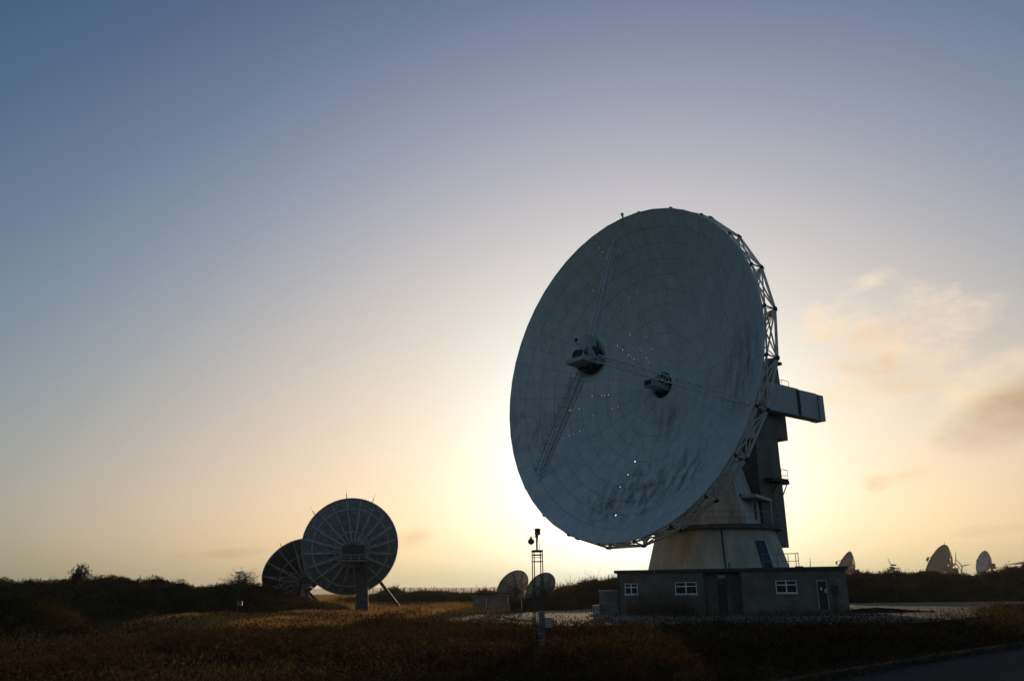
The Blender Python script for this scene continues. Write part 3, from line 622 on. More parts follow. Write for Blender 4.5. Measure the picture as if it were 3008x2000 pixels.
# ------------------------------------------------------------------ brick building round the foot of the pedestal
BA = R_(13.6); BN = Vector((-math.sin(BA), -math.cos(BA), 0)); BX = Vector((math.cos(BA), -math.sin(BA), 0)); BD = 61.6; BO = -BN*BD
def fu(x, y):   # pixel -> (u along the front wall, z)
    d = ray(x, y); t = -BD/d.dot(BN)*1.0; p = C0 + d*((BO-C0).dot(BN)/d.dot(BN)); q = p-BO; return q.dot(BX), q.z
u0 = fu(1813, 1700)[0]; u1 = fu(2486, 1700)[0]; ua = fu(2070, 1740)[0]; ub_ = fu(2177, 1740)[0]; ZR = 2.86
bd = empty('brick_building', BO, 'low flat roofed grey brick building around the foot of the concrete pedestal', 'building')
def W(u, d, z): return BO + BX*u - BN*d + ZA*z      # d: depth behind the front plane
wins = [fu(1834,1713)+fu(1874,1745), fu(1982,1709)+fu(2048,1744), fu(2277,1704)+fu(2343,1741)]
d2 = fu(2397,1703)+fu(2437,1780); w4 = fu(2463,1700)+fu(2470,1733)
wb = MB(); TW = .28
def wallrun(mb, ua_, ub2, dep, holes_, z1):
    us = sorted(set([ua_, ub2]+[h[0] for h in holes_]+[h[2] for h in holes_]))
    for a, c in zip(us[:-1], us[1:]):
        hh = [h for h in holes_ if abs(h[0]-a) < 1e-6]
        if hh:
            zt, zb = max(hh[0][1], hh[0][3]), min(hh[0][1], hh[0][3])
            if zb > -.25: mb.obox(BO, BX, -BN, ZA, (a, c), (dep, dep+TW), (-.3, zb))
            mb.obox(BO, BX, -BN, ZA, (a, c), (dep, dep+TW), (zt, z1))
        else: mb.obox(BO, BX, -BN, ZA, (a, c), (dep, dep+TW), (-.3, z1))
wallrun(wb, u0, ua, 0, wins[:2], ZR); doorz = fu(2105, 1704)+fu(2140, 1800); sidew = fu(2152,1712)+fu(2160,1742)
wallrun(wb, ua, ub_, .7, [doorz, sidew], ZR); d2 = (d2[0], d2[1], d2[2], .25); 
wallrun(wb, ub_, u1, 0, [wins[2], d2, w4], ZR)
DEP = 15.5
wb.obox(BO, BX, -BN, ZA, (u0, u0+TW), (TW+.002, DEP), (-.3, ZR)); wb.obox(BO, BX, -BN, ZA, (u1-TW, u1), (TW+.002, DEP), (-.3, ZR)); wb.obox(BO, BX, -BN, ZA, (u0+TW+.002, u1-TW-.002), (DEP-TW, DEP), (-.3, ZR))
wb.obox(BO, BX, -BN, ZA, (ua-TW, ua-.002), (TW+.002, .98), (-.3, ZR)); wb.obox(BO, BX, -BN, ZA, (ub_+.002, ub_+TW), (TW+.002, .98), (-.3, ZR))
wb.build('wall', M['brick'], bd)
b = MB(); b.obox(BO, BX, -BN, ZA, (u0-.16, u1+.12), (-.14, DEP+.1), (ZR, ZR+.13)); b.obox(BO, BX, -BN, ZA, (u0+.1, u1-.1), (.2, DEP-.2), (ZR-.15, ZR-.01)); b.build('roof', M['roofing'], bd)
b = MB(); b.obox(BO, BX, -BN, ZA, (u0-.19, u1+.15), (-.17, -.143), (ZR-.05, ZR+.16)); b.obox(BO, BX, -BN, ZA, (u1+.123, u1+.15), (-.14, DEP), (ZR-.05, ZR+.16)); b.obox(BO, BX, -BN, ZA, (u0-.19, u0-.163), (-.14, DEP), (ZR-.05, ZR+.16)); b.build('fascia', M['steel_dark'], bd)
for wi, h in enumerate(wins):
    a, c, zt, zb = h[0], h[2], h[1], h[3]; f = .055; b = MB(); y = (.06, .12)
    b.obox(BO, BX, -BN, ZA, (a, c), y, (zb, zb+f)); b.obox(BO, BX, -BN, ZA, (a, c), y, (zt-f, zt))
    for q in ((a, a+f), ((a+c)/2-f*.6, (a+c)/2+f*.6), (c-f, c)): b.obox(BO, BX, -BN, ZA, q, (.055, .118), (zb+f, zt-f))
    zm = zb+(zt-zb)*.64; 
    for q in ((a+f, (a+c)/2-f*.6), ((a+c)/2+f*.6, c-f)): b.obox(BO, BX, -BN, ZA, q, (.06, .12), (zm-f*.5, zm+f*.5))
    wo = b.build('window', M['frame'], bd)
    b = MB(); b.obox(BO, BX, -BN, ZA, (a+f, c-f), (.085, .092), (zb+f, zt-f)); b.build('pane', M['glass'], wo)
    b = MB(); b.obox(BO, BX, -BN, ZA, (a-.05, c+.05), (-.05, .055), (zb-.07, zb-.003)); b.build('sill', M['conc'], wo)
    b = MB(); nb = int((c-a)/.1)
    for k in range(nb):
        if wi == 1 and k % 5 == 3: continue
        x = a+.05+k*(c-a-.1)/nb; b.obox(W(x+.045, .2, 0), (BX*math.cos(.5)-BN*math.sin(.5)), ZA.cross(BX*math.cos(.5)-BN*math.sin(.5)), ZA, (-.042, .042), (-.002, .002), (zb+.02, zm if wi != 1 else zt-.1 if k % 2 else zm))
    b.build('blind', M['blind'], wo)
b = MB(); b.obox(BO, BX, -BN, ZA, (doorz[0]+.05, doorz[2]-.05), (.82, .87), (-.05, doorz[1]-.3)); b.build('door', M['door'], bd)
b = MB(); b.obox(BO, BX, -BN, ZA, (doorz[0], doorz[0]+.05), (.78, .9), (-.05, doorz[1]-.001)); b.obox(BO, BX, -BN, ZA, (doorz[2]-.05, doorz[2]), (.78, .9), (-.05, doorz[1]-.001)); b.obox(BO, BX, -BN, ZA, (doorz[0]+.05, doorz[2]-.05), (.78, .9), (doorz[1]-.3, doorz[1]-.25)); b.build('door_frame', M['steel_dark'], bd)
b = MB()
for k in range(9): x = doorz[0]+.1+k*(doorz[2]-doorz[0]-.2)/8; b.tube(W(x, .84, doorz[1]-.25), W(x, .84, doorz[1]-.01), .012, 4)
b.build('fanlight_bars', M['steel'], bd)
b = MB(); s1 = fu(2107,1688); s2 = fu(2130,1696); b.obox(BO, BX, -BN, ZA, (s1[0], s2[0]), (.66, .697), (s2[1], s1[1])); b.build('sign_board', M['panel'], bd)
b = MB(); b.obox(BO, BX, -BN, ZA, (sidew[0], sidew[2]), (.78, .8), (sidew[3], sidew[1])); sw = b.build('window', M['frame'], bd)
b = MB(); b.obox(BO, BX, -BN, ZA, (sidew[0]+.05, sidew[2]-.05), (.77, .779), (sidew[3]+.05, sidew[1]-.05)); b.build('pane', M['glass'], sw)
b = MB(); b.obox(BO, BX, -BN, ZA, (w4[0], w4[2]), (.05, .1), (w4[3], w4[1])); sw = b.build('window', M['frame'], bd)
b = MB(); b.obox(BO, BX, -BN, ZA, (w4[0]+.05, w4[2]-.04), (.04, .049), (w4[3]+.05, w4[1]-.05)); b.build('pane', M['glass'], sw)
b = MB(); b.obox(BO, BX, -BN, ZA, (d2[0]+.06, d2[2]-.06), (.12, .17), (.25, d2[1]-.07)); dd_ = b.build('side_door', M['door'], bd)
b = MB(); b.obox(BO, BX, -BN, ZA, (d2[0], d2[0]+.06), (.03, .2), (.25, d2[1]-.001)); b.obox(BO, BX, -BN, ZA, (d2[2]-.06, d2[2]), (.03, .2), (.25, d2[1]-.001)); b.obox(BO, BX, -BN, ZA, (d2[0]+.06, d2[2]-.06), (.03, .2), (d2[1]-.07, d2[1]-.001)); b.build('frame', M['rib_grey'], dd_)
for x0, y0, x1, y1 in ((2410,1724,2415,1733),(2423,1729,2428,1740)):
    p, q = fu(x0, y0), fu(x1, y1); b = MB(); b.obox(BO, BX, -BN, ZA, (p[0], q[0]), (.11, .117), (q[1], p[1])); b.build('notice', M['paper'], dd_)
for px in (1816, 2072, 2176):
    u_ = fu(px, 1740)[0]+.05; b = MB(); b.tube(W(u_, -.06, -.1), W(u_, -.06, ZR-.05), .045, 8)
    for z in (.6, 1.5, 2.4): b.obox(W(u_, -.05, z), BX, BN, ZA, (-.075,.075), (-.045,.03), (-.03,.03))
    b.build('drainpipe', M['steel_dark'], bd)
b = MB(); u_ = fu(2160, 1740)[0]; b.tube(W(u_+.12, .35, -.1), W(u_+.12, .35, ZR+.0), .09, 10); b.tube(W(u_-.25, .3, ZR), W(u_-.25, .3, ZR+.55), .05, 8); b.build('soil_pipe', M['steel_dark'], bd)
b = MB(); b.obox(BO, BX, -BN, ZA, (ua+1.9, ub_-.02), (-.0, .68), (-.3, 2.5)); b.build('dark_column', M['door'], bd)  # dark column at the right of the porch recess
# meter boxes and pipework beside the side door
p, q = fu(2443, 1718), fu(2466, 1740); b = MB()
for x0, y0, x1, y1 in ((2442,1716,2452,1726),(2454,1717,2464,1726),(2440,1727,2466,1731),(2444,1733,2463,1742)):
    p, q = fu(x0, y0), fu(x1, y1); b.obox(BO, BX, -BN, ZA, (p[0], q[0]), (-.22, -.003), (q[1], p[1]))
for px in (2448, 2456): u_ = fu(px, 1750)[0]; b.tube(W(u_, -.1, .2), W(u_, -.1, fu(px, 1742)[1]), .03)
b.build('meter_box', M['steel_dark'], bd)
# roof railing beside the pedestal door
b = MB(); zt = ZR+.131
pts = [W(fu(x, 1668)[0]*1.06, 3.6, zt) for x in (2243, 2285, 2318)] + [W(fu(2342, 1668)[0]*1.05, 3.6, zt), W(fu(2350, 1668)[0]*1.03, 2.4, zt)]
rail(b, pts, 1.05, .026); b.obox(pts[-1], BX, BN, ZA, (-.28,.28), (-.12,.12), (0,.14)); b.build('roof_railing', M['steel'], bd)
# low annexe wall and cabinet on the left
an = empty('low_block_wall', W(u0-.9, 2, 0), 'low concrete block wall butting the left end of the brick building', 'wall')
ul = fu(1755, 1760)[0]; b = MB(); b.obox(BO, BX, -BN, ZA, (ul*1.01, u0-.02), (1.6, 1.9), (-.2, 1.62)); b.obox(BO, BX, -BN, ZA, (ul*1.01, ul*1.01+.3), (1.903, 5), (-.2, 1.62)); b.build('wall', M['block'], an)
b = MB(); b.obox(BO, BX, -BN, ZA, (ul*1.01-.05, u0-.02), (1.55, 1.95), (1.623, 1.7)); b.build('coping', M['conc'], an)
c_ = empty('equipment_cabinet', W(ul-.5, 1.4, 0), 'small grey cabinet on the ground left of the low block wall', 'cabinet')
b = MB(); ux = fu(1733, 1790)[0]; b.obox(BO, BX, -BN, ZA, (ux, ul-.05), (1.2, 1.7), (0, .62)); b.build('body', M['panel'], c_)
b = MB(); b.obox(BO, BX, -BN, ZA, (ux-.03, ul-.02), (1.17, 1.73), (.623, .67)); b.build('lid', M['steel_dark'], c_)
b = MB(); b.obox(BO, BX, -BN, ZA, (ux+.03, ul-.1), (1.185, 1.197), (.05, .58)); b.build('door', M['steel'], c_)
# ------------------------------------------------------------------ smaller dishes
def dish(label, C, N, R, sag, nrib, mount, name='satellite_dish', group=None, hoops=(.36, .78), rmat='steel', fmat=None, trussd=.16, tube=.05, rods=(), feed=True, hubr=.14, tripod=None, cabin=None, brace=False, polemat=None, cat='satellite dish', ns=48):
    C = Vector(C); N = Vector(N).normalized(); base = Vector(mount)
    ob = empty(name, base, label, cat, group)
    U = N.cross(ZA).normalized(); V = U.cross(N); k = sag/R**2; v0 = C-N*sag
    P = lambda r, t, z=0: v0+U*(r*math.cos(t))+V*(r*math.sin(t))+N*(k*r*r+z)
    b = MB(); pr = [(R*q, k*(R*q)**2) for q in (0.001,.12,.25,.4,.55,.7,.85,1)]; th = R*.008
    b.rev(v0, U, V, N, pr + [(R*q, k*(R*q)**2-th) for q in (1,.85,.7,.55,.4,.25,.12,.001)], ns)
    b.build('reflector', fmat or M['refl_small'], ob)
    b = MB(); b.rev(C, U, V, N, [(R, -th*4), (R*1.012, -th*4), (R*1.012, th*2), (R, th*2), (R, -th*4)], ns); b.build('rim', M[rmat], ob)
    dep = R*trussd; hz_ = -R*.30
    for i in range(nrib):
        t = 2*PI*(i+.5)/nrib; b = MB(); rs = [R*q for q in (hubr, .36, .58, .8, 1)]
        top = [P(r, t, -th*3) for r in rs]; bot = [v0+U*(r*math.cos(t))+V*(r*math.sin(t))+N*(hz_*(1-(r/R)) + k*r*r*(r/R) - dep*.25*(1-r/R) - (tube if r == R else 0)) for r in rs]
        for a, c in zip(top[:-1], top[1:]): b.tube(a, c, tube, 5)
        for a, c in zip(bot[:-1], bot[1:]): b.tube(a, c, tube, 5)
        for j in range(4): b.tube(top[j], bot[j], tube*.7, 4); b.tube(bot[j], top[j+1], tube*.6, 4)
        b.build('rib', M[rmat], ob)
    if brace:
        for qa, qb in ((.36, .58), (.58, .8), (.8, .99)):
            b = MB(); da = .16*R
            for i in range(nrib):
                t0, t1 = 2*PI*(i+.5)/nrib, 2*PI*(i+1.5)/nrib; za, zb = -dep*.9*(1-qa)-th*4, -dep*.6*(1-qb)-th*4; b.tube(P(R*qa, t0, za), P(R*qb, t1, zb), tube*.32, 4); b.tube(P(R*qa, t1, za), P(R*qb, t0, zb), tube*.32, 4)
            b.build('cross_bracing', M['steel_dark'], ob)
    for q in hoops:
        b = MB(); r = R*q; pts = [P(r, 2*PI*i/nrib/2, -th*3 - (dep*.5)*(1-q)) for i in range(nrib*2)]; b.path(pts, tube*.9, 5, True); b.build('hoop', M['steel_light'] if brace else M[rmat], ob)
    b = MB(); b.rev(v0, U, V, N, [(0, hz_-dep*.4), (R*hubr*1.1, hz_-dep*.4), (R*hubr*1.1, 0)], 20); b.build('hub', M['steel_dark'], ob)
    if feed:
        f_ = v0+N*(R*.78); b = MB(); b.rev(f_, U, V, N, [(0, -.03*R), (R*.1, 0), (R*.1, .05*R), (0, .06*R)], 16); b.build('feed', M[rmat], ob)
        for t in (PI/2, PI/2+2*PI/3, PI/2-2*PI/3): b = MB(); b.tube(P(R*.72, t), f_+(U*math.cos(t)+V*math.sin(t))*R*.09, tube*.8, 5); b.build('feed_strut', M[rmat], ob)
    hub = v0+N*(hz_-dep*.4)
    if cabin:
        wx, wz, dy = cabin; b = MB(); fw = Vector((N.x, N.y, 0)).normalized(); sd = fw.cross(ZA)
        b.obox(hub, sd, fw, ZA, (-wx, wx), (-dy, dy*.6), (-wz*1.2, wz*.8)); b.build('cabin', M['steel_dark'], ob)
        b = MB(); b.obox(hub, sd, fw, ZA, (-wx*1.3, wx*1.3), (-dy*1.6, -dy-.01), (-wz*1.25, -wz*1.15)); rail(b, [hub+sd*x*wx*1.3-fw*dy*1.58-ZA*wz*1.15 for x in (-1, -.3, .3, 1)], wz*.7, tube*.5); b.build('platform', M[rmat], ob)
    b = MB(); b.tube(base-ZA*.2, Vector((base.x, base.y, hub.z-(cabin[1] if cabin else 0))), R*.15, 14, R*.075); b.tube(Vector((base.x, base.y, hub.z-(cabin[1] if cabin else 0))), hub, R*.07, 8); b.build('pole', M[polemat or rmat], ob)
    for p in (tripod or []):
        b = MB(); b.tube(Vector(p), Vector((base.x, base.y, hub.z-R*.15)), R*.03+.03, 8); b.build('strut', M['steel_dark'], ob)
    for t in rods:
        p = P(R*1.01, t); d = (U*math.cos(t)+V*math.sin(t)+ZA*.5).normalized(); b = MB(); b.tube(p, p+d*R*.1, tube*.6, 5); b.tube(p+d*R*.1, p+d*R*.19, tube*.2, 4); b.build('lightning_rod', M['steel_dark'], ob)
    return ob
M['refl_small'] = mat('grey_dish_back', (.22,.23,.24), .75, 0, .15, 3, dirt=(.12,.11,.10), dscale=1.2, dthr=(.5,.75))
M['refl_mid'] = mat('pale_dish_back', (.42,.40,.37), .8, 0, .1, 3, dirt=(.25,.22,.18), dscale=1.0)
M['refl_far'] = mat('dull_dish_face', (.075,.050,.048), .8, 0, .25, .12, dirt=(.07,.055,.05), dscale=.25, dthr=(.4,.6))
M['refl_white'] = mat('white_dish_face', (.36,.36,.38), .7, 0, .08, .5, dirt=(.38,.36,.32), dscale=.35, dthr=(.5,.8))
def G(x, y, Y): p = at(x, y, Y); return Vector((p.x, p.y, float(gh(p.x, p.y))))
cB = at(1029, 1604, 73); bB = at(1064, 1750, 71.3); bB = Vector((bB.x, bB.y, 0)); sB = ground(1183, 1792); 
dish('largest of the ribbed dishes on the left, its back facing us on a tapered pole', cB, (-.28,.93,.22), 4.02, 1.2, 20, bB, group='pair of ribbed dishes on the left', cabin=(.85,.62,.9), tube=.05, rmat='rib_grey', brace=True, polemat='steel_dark', rods=(R_(66), R_(98), R_(140)), tripod=[(sB.x, sB.y, -.1)], hoops=(.36,.80))
cC = at(870, 1671, 79); bC = at(893, 1750, 78); bC = Vector((bC.x, bC.y, 0)); t1, t2 = at(972, 1800, 77), at(925, 1800, 76.4)
dish('smaller ribbed dish tilted left, partly behind the largest of the left dishes', cC, (-.55,.60,.56), 3.15, .96, 14, bC, group='pair of ribbed dishes on the left', tube=.045, rods=(R_(80), R_(135)), tripod=[(t1.x,t1.y,-.1), (t2.x,t2.y,-.1), (bC.x-1.2,bC.y+2.5,-.1)], hoops=(.6,), fmat=M['steel_dark'], cabin=(.35,.4,.3))
def small(px, py, R, label):
    c = at(px, py, 95); b = at(px+9, 1760, 94.4); return dish(label, c, (-.5,.65,.52), R, R*.26, 8, (b.x, b.y, 0), group='small pale dishes behind the camera mast', tube=.022, hoops=(.5,), fmat=M['refl_mid'], rmat='steel_dark', feed=True, trussd=.1)
small(1506, 1722, 1.98, 'small pale dish left of the camera mast, seen from behind with dark radial struts')
small(1588, 1727, 1.90, 'small pale dish directly behind the camera mast')
def far(px, py, Y, N, R, label, fm, nr=12, tb=.16):
    c = at(px, py, Y); N = Vector(N).normalized(); b = c - N*R*.75
    return dish(label, c, N, R, R*.36, nr, (b.x, b.y, 0), name='satellite_dish', group='distant dishes on the right skyline', tube=tb, fmat=fm, rmat='steel_dark', cabin=(R*.22,R*.22,R*.2), trussd=.3, hoops=(.5,.8,1.0), rods=(PI/2,), tripod=[(b.x+R*.7,b.y+R*.5,0),(b.x+R*.2,b.y-R*.8,0)])
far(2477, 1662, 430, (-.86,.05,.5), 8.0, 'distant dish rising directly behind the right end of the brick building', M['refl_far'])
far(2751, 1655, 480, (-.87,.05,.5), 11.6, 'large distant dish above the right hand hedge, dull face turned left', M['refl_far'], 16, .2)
far(2886, 1651, 520, (-.935,.02,.36), 7.1, 'white distant dish farthest right above the hedge', M['refl_white'])

# ------------------------------------------------------------------ wind turbines
def turbine(px, py, Y, lpx, a0, yaw, label, th=1.0):
    h = at(px, py, Y); Lb = lpx/FPX*Y*1.03; base = Vector((h.x, h.y+.02*Lb+1.2, 0)); ob = empty('wind_turbine', base, label, 'wind turbine', 'wind turbines on the right skyline')
    b = MB(); b.tube(base-ZA, Vector((base.x, base.y, h.z-Lb*.03)), Lb*.055*th, 12, Lb*.03*th); b.build('tower', M['turbine'], ob)
    f = Vector((math.sin(yaw), -math.cos(yaw), 0)); s = f.cross(ZA)*-1
    b = MB(); b.obox(h, s, f, ZA, (-Lb*.04, Lb*.04), (-Lb*.22, Lb*.03), (-Lb*.045, Lb*.05)); b.build('nacelle', M['turbine'], ob)
    hb = h+f*Lb*.06; b = MB(); b.rev(hb, s, ZA, f, [(Lb*.05, -Lb*.03), (Lb*.045, Lb*.03), (0, Lb*.07)], 12); b.build('rotor_hub', M['turbine'], ob)
    for k in range(3):
        a = R_(a0+120*k); d = s*math.sin(a)+ZA*math.cos(a); c = d.cross(f); b = MB(); V = []
        for t, wd, tk in ((.02,.05,.04),(.18,.14,.045),(.55,.10,.03),(1.0,.03,.012)):
            o_ = hb+d*Lb*t; V += [o_+c*Lb*wd*.35, o_+f*Lb*tk*.5, o_-c*Lb*wd*.65, o_-f*Lb*tk*.5]
        F = [(j*4+i, j*4+(i+1) % 4, j*4+4+(i+1) % 4, j*4+4+i) for j in range(3) for i in range(4)] + [(3,2,1,0), (12,13,14,15)]
        b.add(V, F); b.build('blade', M['turbine'], ob)
    return ob
turbine(2806, 1655, 900, 36, 14, R_(30), 'pale wind turbine just right of the large distant dish')
turbine(2826, 1662, 1200, 25, -39, R_(5), 'small wind turbine overlapping the right side of the pale turbine')
turbine(2619, 1666, 1000, 27, -18, R_(8), 'wind turbine directly behind the hedge camera pole')
turbine(2508, 1675, 1500, 13, -38, R_(10), 'tiniest wind turbine, close right of the dish behind the building')
turbine(3008, 1651, 900, 45, 24, R_(0), 'wind turbine cut by the right edge of the picture', 2.0)
turbine(2379, 1678, 900, 38, 8, R_(35), 'wind turbine hidden by the brick building roof except one blade tip')

# ------------------------------------------------------------------ camera mast in front
mb_ = ground(1583, 1905); mb_ = Vector((mb_.x, mb_.y, 0)); YM = mb_.y
def am(x, y): return at(x, y, YM)
mast = empty('camera_mast', mb_, 'square lattice mast carrying two surveillance cameras in the foreground heath', 'camera mast')
zt = am(1581, 1617).z; hw = .135
rt = R_(12); ax = Vector((math.cos(rt), math.sin(rt), 0)); ay = Vector((-math.sin(rt), math.cos(rt), 0)); mc = am(1581, 1760); mc = Vector((mc.x, YM, 0))
for s in ((-1,-1),(1,-1),(1,1),(-1,1)):
    p = mc+ax*hw*s[0]+ay*hw*s[1]; b = MB(); b.tube(p-ZA*.1, p+ZA*zt, .016, 6); b.build('leg', M['steel_dark'], mast)
b = MB(); z = .25; lv_ = []
while z < zt-.6: lv_.append(z); z += .345
for i, z in enumerate(lv_):
    cs = [mc+ax*hw*s[0]+ay*hw*s[1]+ZA*z for s in ((-1,-1),(1,-1),(1,1),(-1,1))]
    b.path(cs, .008, 4, True)
    if i < len(lv_)-1:
        for k in range(4): b.tube(cs[k], cs[(k+1) % 4]+ZA*(lv_[i+1]-z), .0045, 4); b.tube(cs[(k+1) % 4], cs[k]+ZA*(lv_[i+1]-z), .0045, 4)
for z, h in ((zt-.03, .03), (zt-.13, .035), (zt-.21, .012), (zt-.33, .025)):
    for s in (-1, 1): b.obox(mc+ZA*z, ax, ay, ZA, (-hw-.015, hw+.015), (s*hw-.012, s*hw+.012), (-h/2, h/2)); b.obox(mc+ZA*z, ay, ax, ZA, (-hw+.013, hw-.013), (s*hw-.012, s*hw+.012), (-h/2, h/2))
b.build('bracing', M['steel_dark'], mast)
b = MB(); b.obox(mc+ZA*zt, ax, ay, ZA, (-hw-.02, hw+.02), (-hw-.02, hw+.02), (-.01, .02)); b.build('top_plate', M['steel_dark'], mast)
pc_ = am(1577, 1600); pt = am(1579, 1572).z; pp = Vector((pc_.x, YM, 0))
b = MB(); b.tube(pp+ZA*zt, pp+ZA*(pt+.02), .028, 10); b.tube(pp+ZA*(pt-.06), pp+ZA*(pt+.04), .05, 12); b.build('pole', M['steel_dark'], mast)
hd = am(1579, 1561); hd = Vector((hd.x, YM, hd.z)); b = MB(); b.rev(hd, XA, YA, ZA, [(0,-.105),(.07,-.105),(.092,-.075),(.092,-.02),(.083,-.01),(.083,.0),(.094,.012),(.094,.075),(.075,.10),(0,.105)], 20); cm = b.build('camera_head', M['camera'], mast, origin=hd)
b = MB(); b.rev(hd+Vector((0,-.095,.03)), XA, ZA, -YA, [(.05,-.02),(.05,.02),(.04,.025),(0,.026)], 14); b.build('lens', M['black'], cm)
dm = am(1560, 1589); dm = Vector((dm.x, YM, dm.z)); b = MB(); b.rev(dm, XA, YA, ZA, [(0,.115),(.03,.11),(.045,.085),(.105,.01),(.112,-.005),(.105,-.02),(.085,-.06),(.05,-.095),(0,-.11)], 22); cm2 = b.build('dome_camera', M['camera'], mast, smooth=True, origin=dm)
b = MB(); b.tube(dm+ZA*.1, dm+ZA*.14, .02, 8); aq = dm+ZA*.14; b.tube(aq-XA*.07, Vector((pp.x, pp.y, aq.z)), .009, 6); b.build('bracket', M['steel_dark'], cm2)
b = MB(); q0 = pp+XA*.03+ZA*(pt-.02); cp = [q0, q0+Vector((.01,0,-.14)), q0+Vector((.05,0,-.24)), q0+Vector((.055,0,-.34)), q0+Vector((.03,0,-.42))]; b.path(cp, .008, 5)
b.build('cable', M['black'], mast)
def mbox(nm, x0, y0, x1, y1, d0, d1, mt, par):
    p, q = am(x0, y1), am(x1, y0); b = MB(); b.box((p.x, YM+d0, p.z), (q.x, YM+d1, q.z)); return b.build(nm, M[mt], par)
e1 = mbox('control_box', 1583, 1793, 1598, 1834, -.42, -.18, 'camera', mast); mbox('control_box', 1600, 1812, 1620, 1842, -.40, -.16, 'steel', mast)
b = MB(); p, q = am(1580, 1834), am(1604, 1905); b.box((p.x, YM-.35, -.1), (q.x-.03, YM-.19, p.z-.003)); b.build('plinth', M['conc_dark'], mast)
b = MB(); p0, p1, p2, p3 = am(1581,1857), am(1599,1858), am(1598,1876), am(1585,1877); b.path([Vector((v.x, YM-.40, v.z)) for v in (p0,p1,p2,p3)], .012, 5, True); b.build('pull_frame', M['steel'], mast)

def campole(px, ytop, Y, label, arm=1, ybox=None, heads=((0, 0),)):
    t = at(px, ytop, Y); base = Vector((t.x, t.y, float(gh(t.x, t.y)))); ob = empty('camera_pole', base, label, 'camera pole', 'slim surveillance camera poles')
    b = MB(); b.tube(base-ZA*.2, Vector((t.x, t.y, t.z-.12)), .05, 10, .035); b.build('pole', M['steel_dark'], ob)
    for hx, hz2 in heads:
        c = Vector((t.x+hx, t.y, t.z+hz2)); b = MB(); d = Vector((arm, -.35, -.12)).normalized(); s = d.cross(ZA).normalized(); u = s.cross(d)
        b.obox(c, d, s, u, (-.2, .26), (-.07, .07), (-.05, .06)); b.obox(c, d, s, u, (-.22, .3), (-.085, .085), (.063, .075)); b.tube(c-u*.05, Vector((t.x, t.y, c.z-.2)), .035, 8); cm = b.build('camera_head', M['camera'] if len(heads) > 1 else M['frame'], ob, origin=c)
        b = MB(); b.rev(c+d*.262, s, u, d, [(.045, 0), (.04, .01), (0, .012)], 12); b.build('lens', M['black'], cm)
    if ybox:
        p = at(px, ybox, Y); b = MB(); b.box((p.x-.18, t.y-.2, p.z-.16), (p.x+.18, t.y-.061, p.z+.16)); b.build('control_box', M['camera'], ob)
    return ob
campole(706, 1681, 60, 'slim camera pole standing before the sparse bush on the left', -1, 1771)
campole(2622, 1659, 82, 'slim pole with two dark cameras in front of the right hand hedge', 1, None, ((.03, 0), (-.15, -.25)))

# ------------------------------------------------------------------ hut, distant fence, small items
h0, h1 = ground(1392, 1796), ground(1492, 1797); HY_ = 80.
a_, c_ = at(1390, 1750, HY_), at(1492, 1750, HY_)
ob = empty('utility_hut', (a_.x, HY_, 0), 'low flat topped block hut in front of the small pale dishes', 'hut')
b = MB(); b.box((a_.x, HY_, -.2), (c_.x, HY_+3, a_.z-.1)); b.build('wall', M['block'], ob)
b = MB(); b.box((a_.x-.1, HY_-.1, a_.z-.097), (c_.x+.1, HY_+3.1, a_.z+.02)); b.build('roof', M['conc_dark'], ob)
b = MB(); b.box((a_.x+1.18, HY_-.03, -.1), (a_.x+1.25, HY_-.003, a_.z-.11)); b.build('corner_post', M['conc'], ob)
fz = empty('perimeter_fence', at(1110, 1746, 200), 'distant wire fence with evenly spaced slim posts in front of the pale hills', 'fence')
fz.location.z = 0; prev = None; wires = MB(); x = 1096.
while x < 1500:
    t = at(x, 1728+random.uniform(-1,1), 200); p = Vector((t.x, 200, 0)); b = MB(); b.tube(p, Vector((p.x, 200, t.z)), .09, 6); b.tube(Vector((p.x, 200, t.z)), Vector((p.x+.05, 199.8, t.z+.2)), .06, 5); b.build('post', M['steel_dark'], fz)
    if prev:
        for k in range(7): z = .3+k*.36; wires.tube(Vector((prev.x, 200.1, z)), Vector((p.x, 200.1, z)), .008, 4)
    prev = p; x += 22.2
wires.build('wire_mesh', M['steel_dark'], fz)
t = at(1532, 1761, 84); ob = empty('marker_post', (t.x, 84, 0), 'short white marker post in the grass below the small dishes', 'post'); b = MB(); b.tube((t.x, 84, -.1), (t.x, 84, t.z-.05), .04, 8); b.build('shaft', M['frame'], ob); b = MB(); b.tube((t.x, 84, t.z-.05), (t.x, 84, t.z), .05, 8, .03); b.build('cap', M['steel_dark'], ob)
b = MB(); pts = [ground(x, y) for x, y in ((1480,1811),(1486,1816),(1500,1820),(1530,1823),(1565,1826))]; b.path([Vector((p.x, p.y, .07)) for p in pts], .06, 6); tag(b.build('hose', M['conc'], origin=pts[2]), 'pale pipe lying in a shallow curve on the concrete apron', 'pipe')

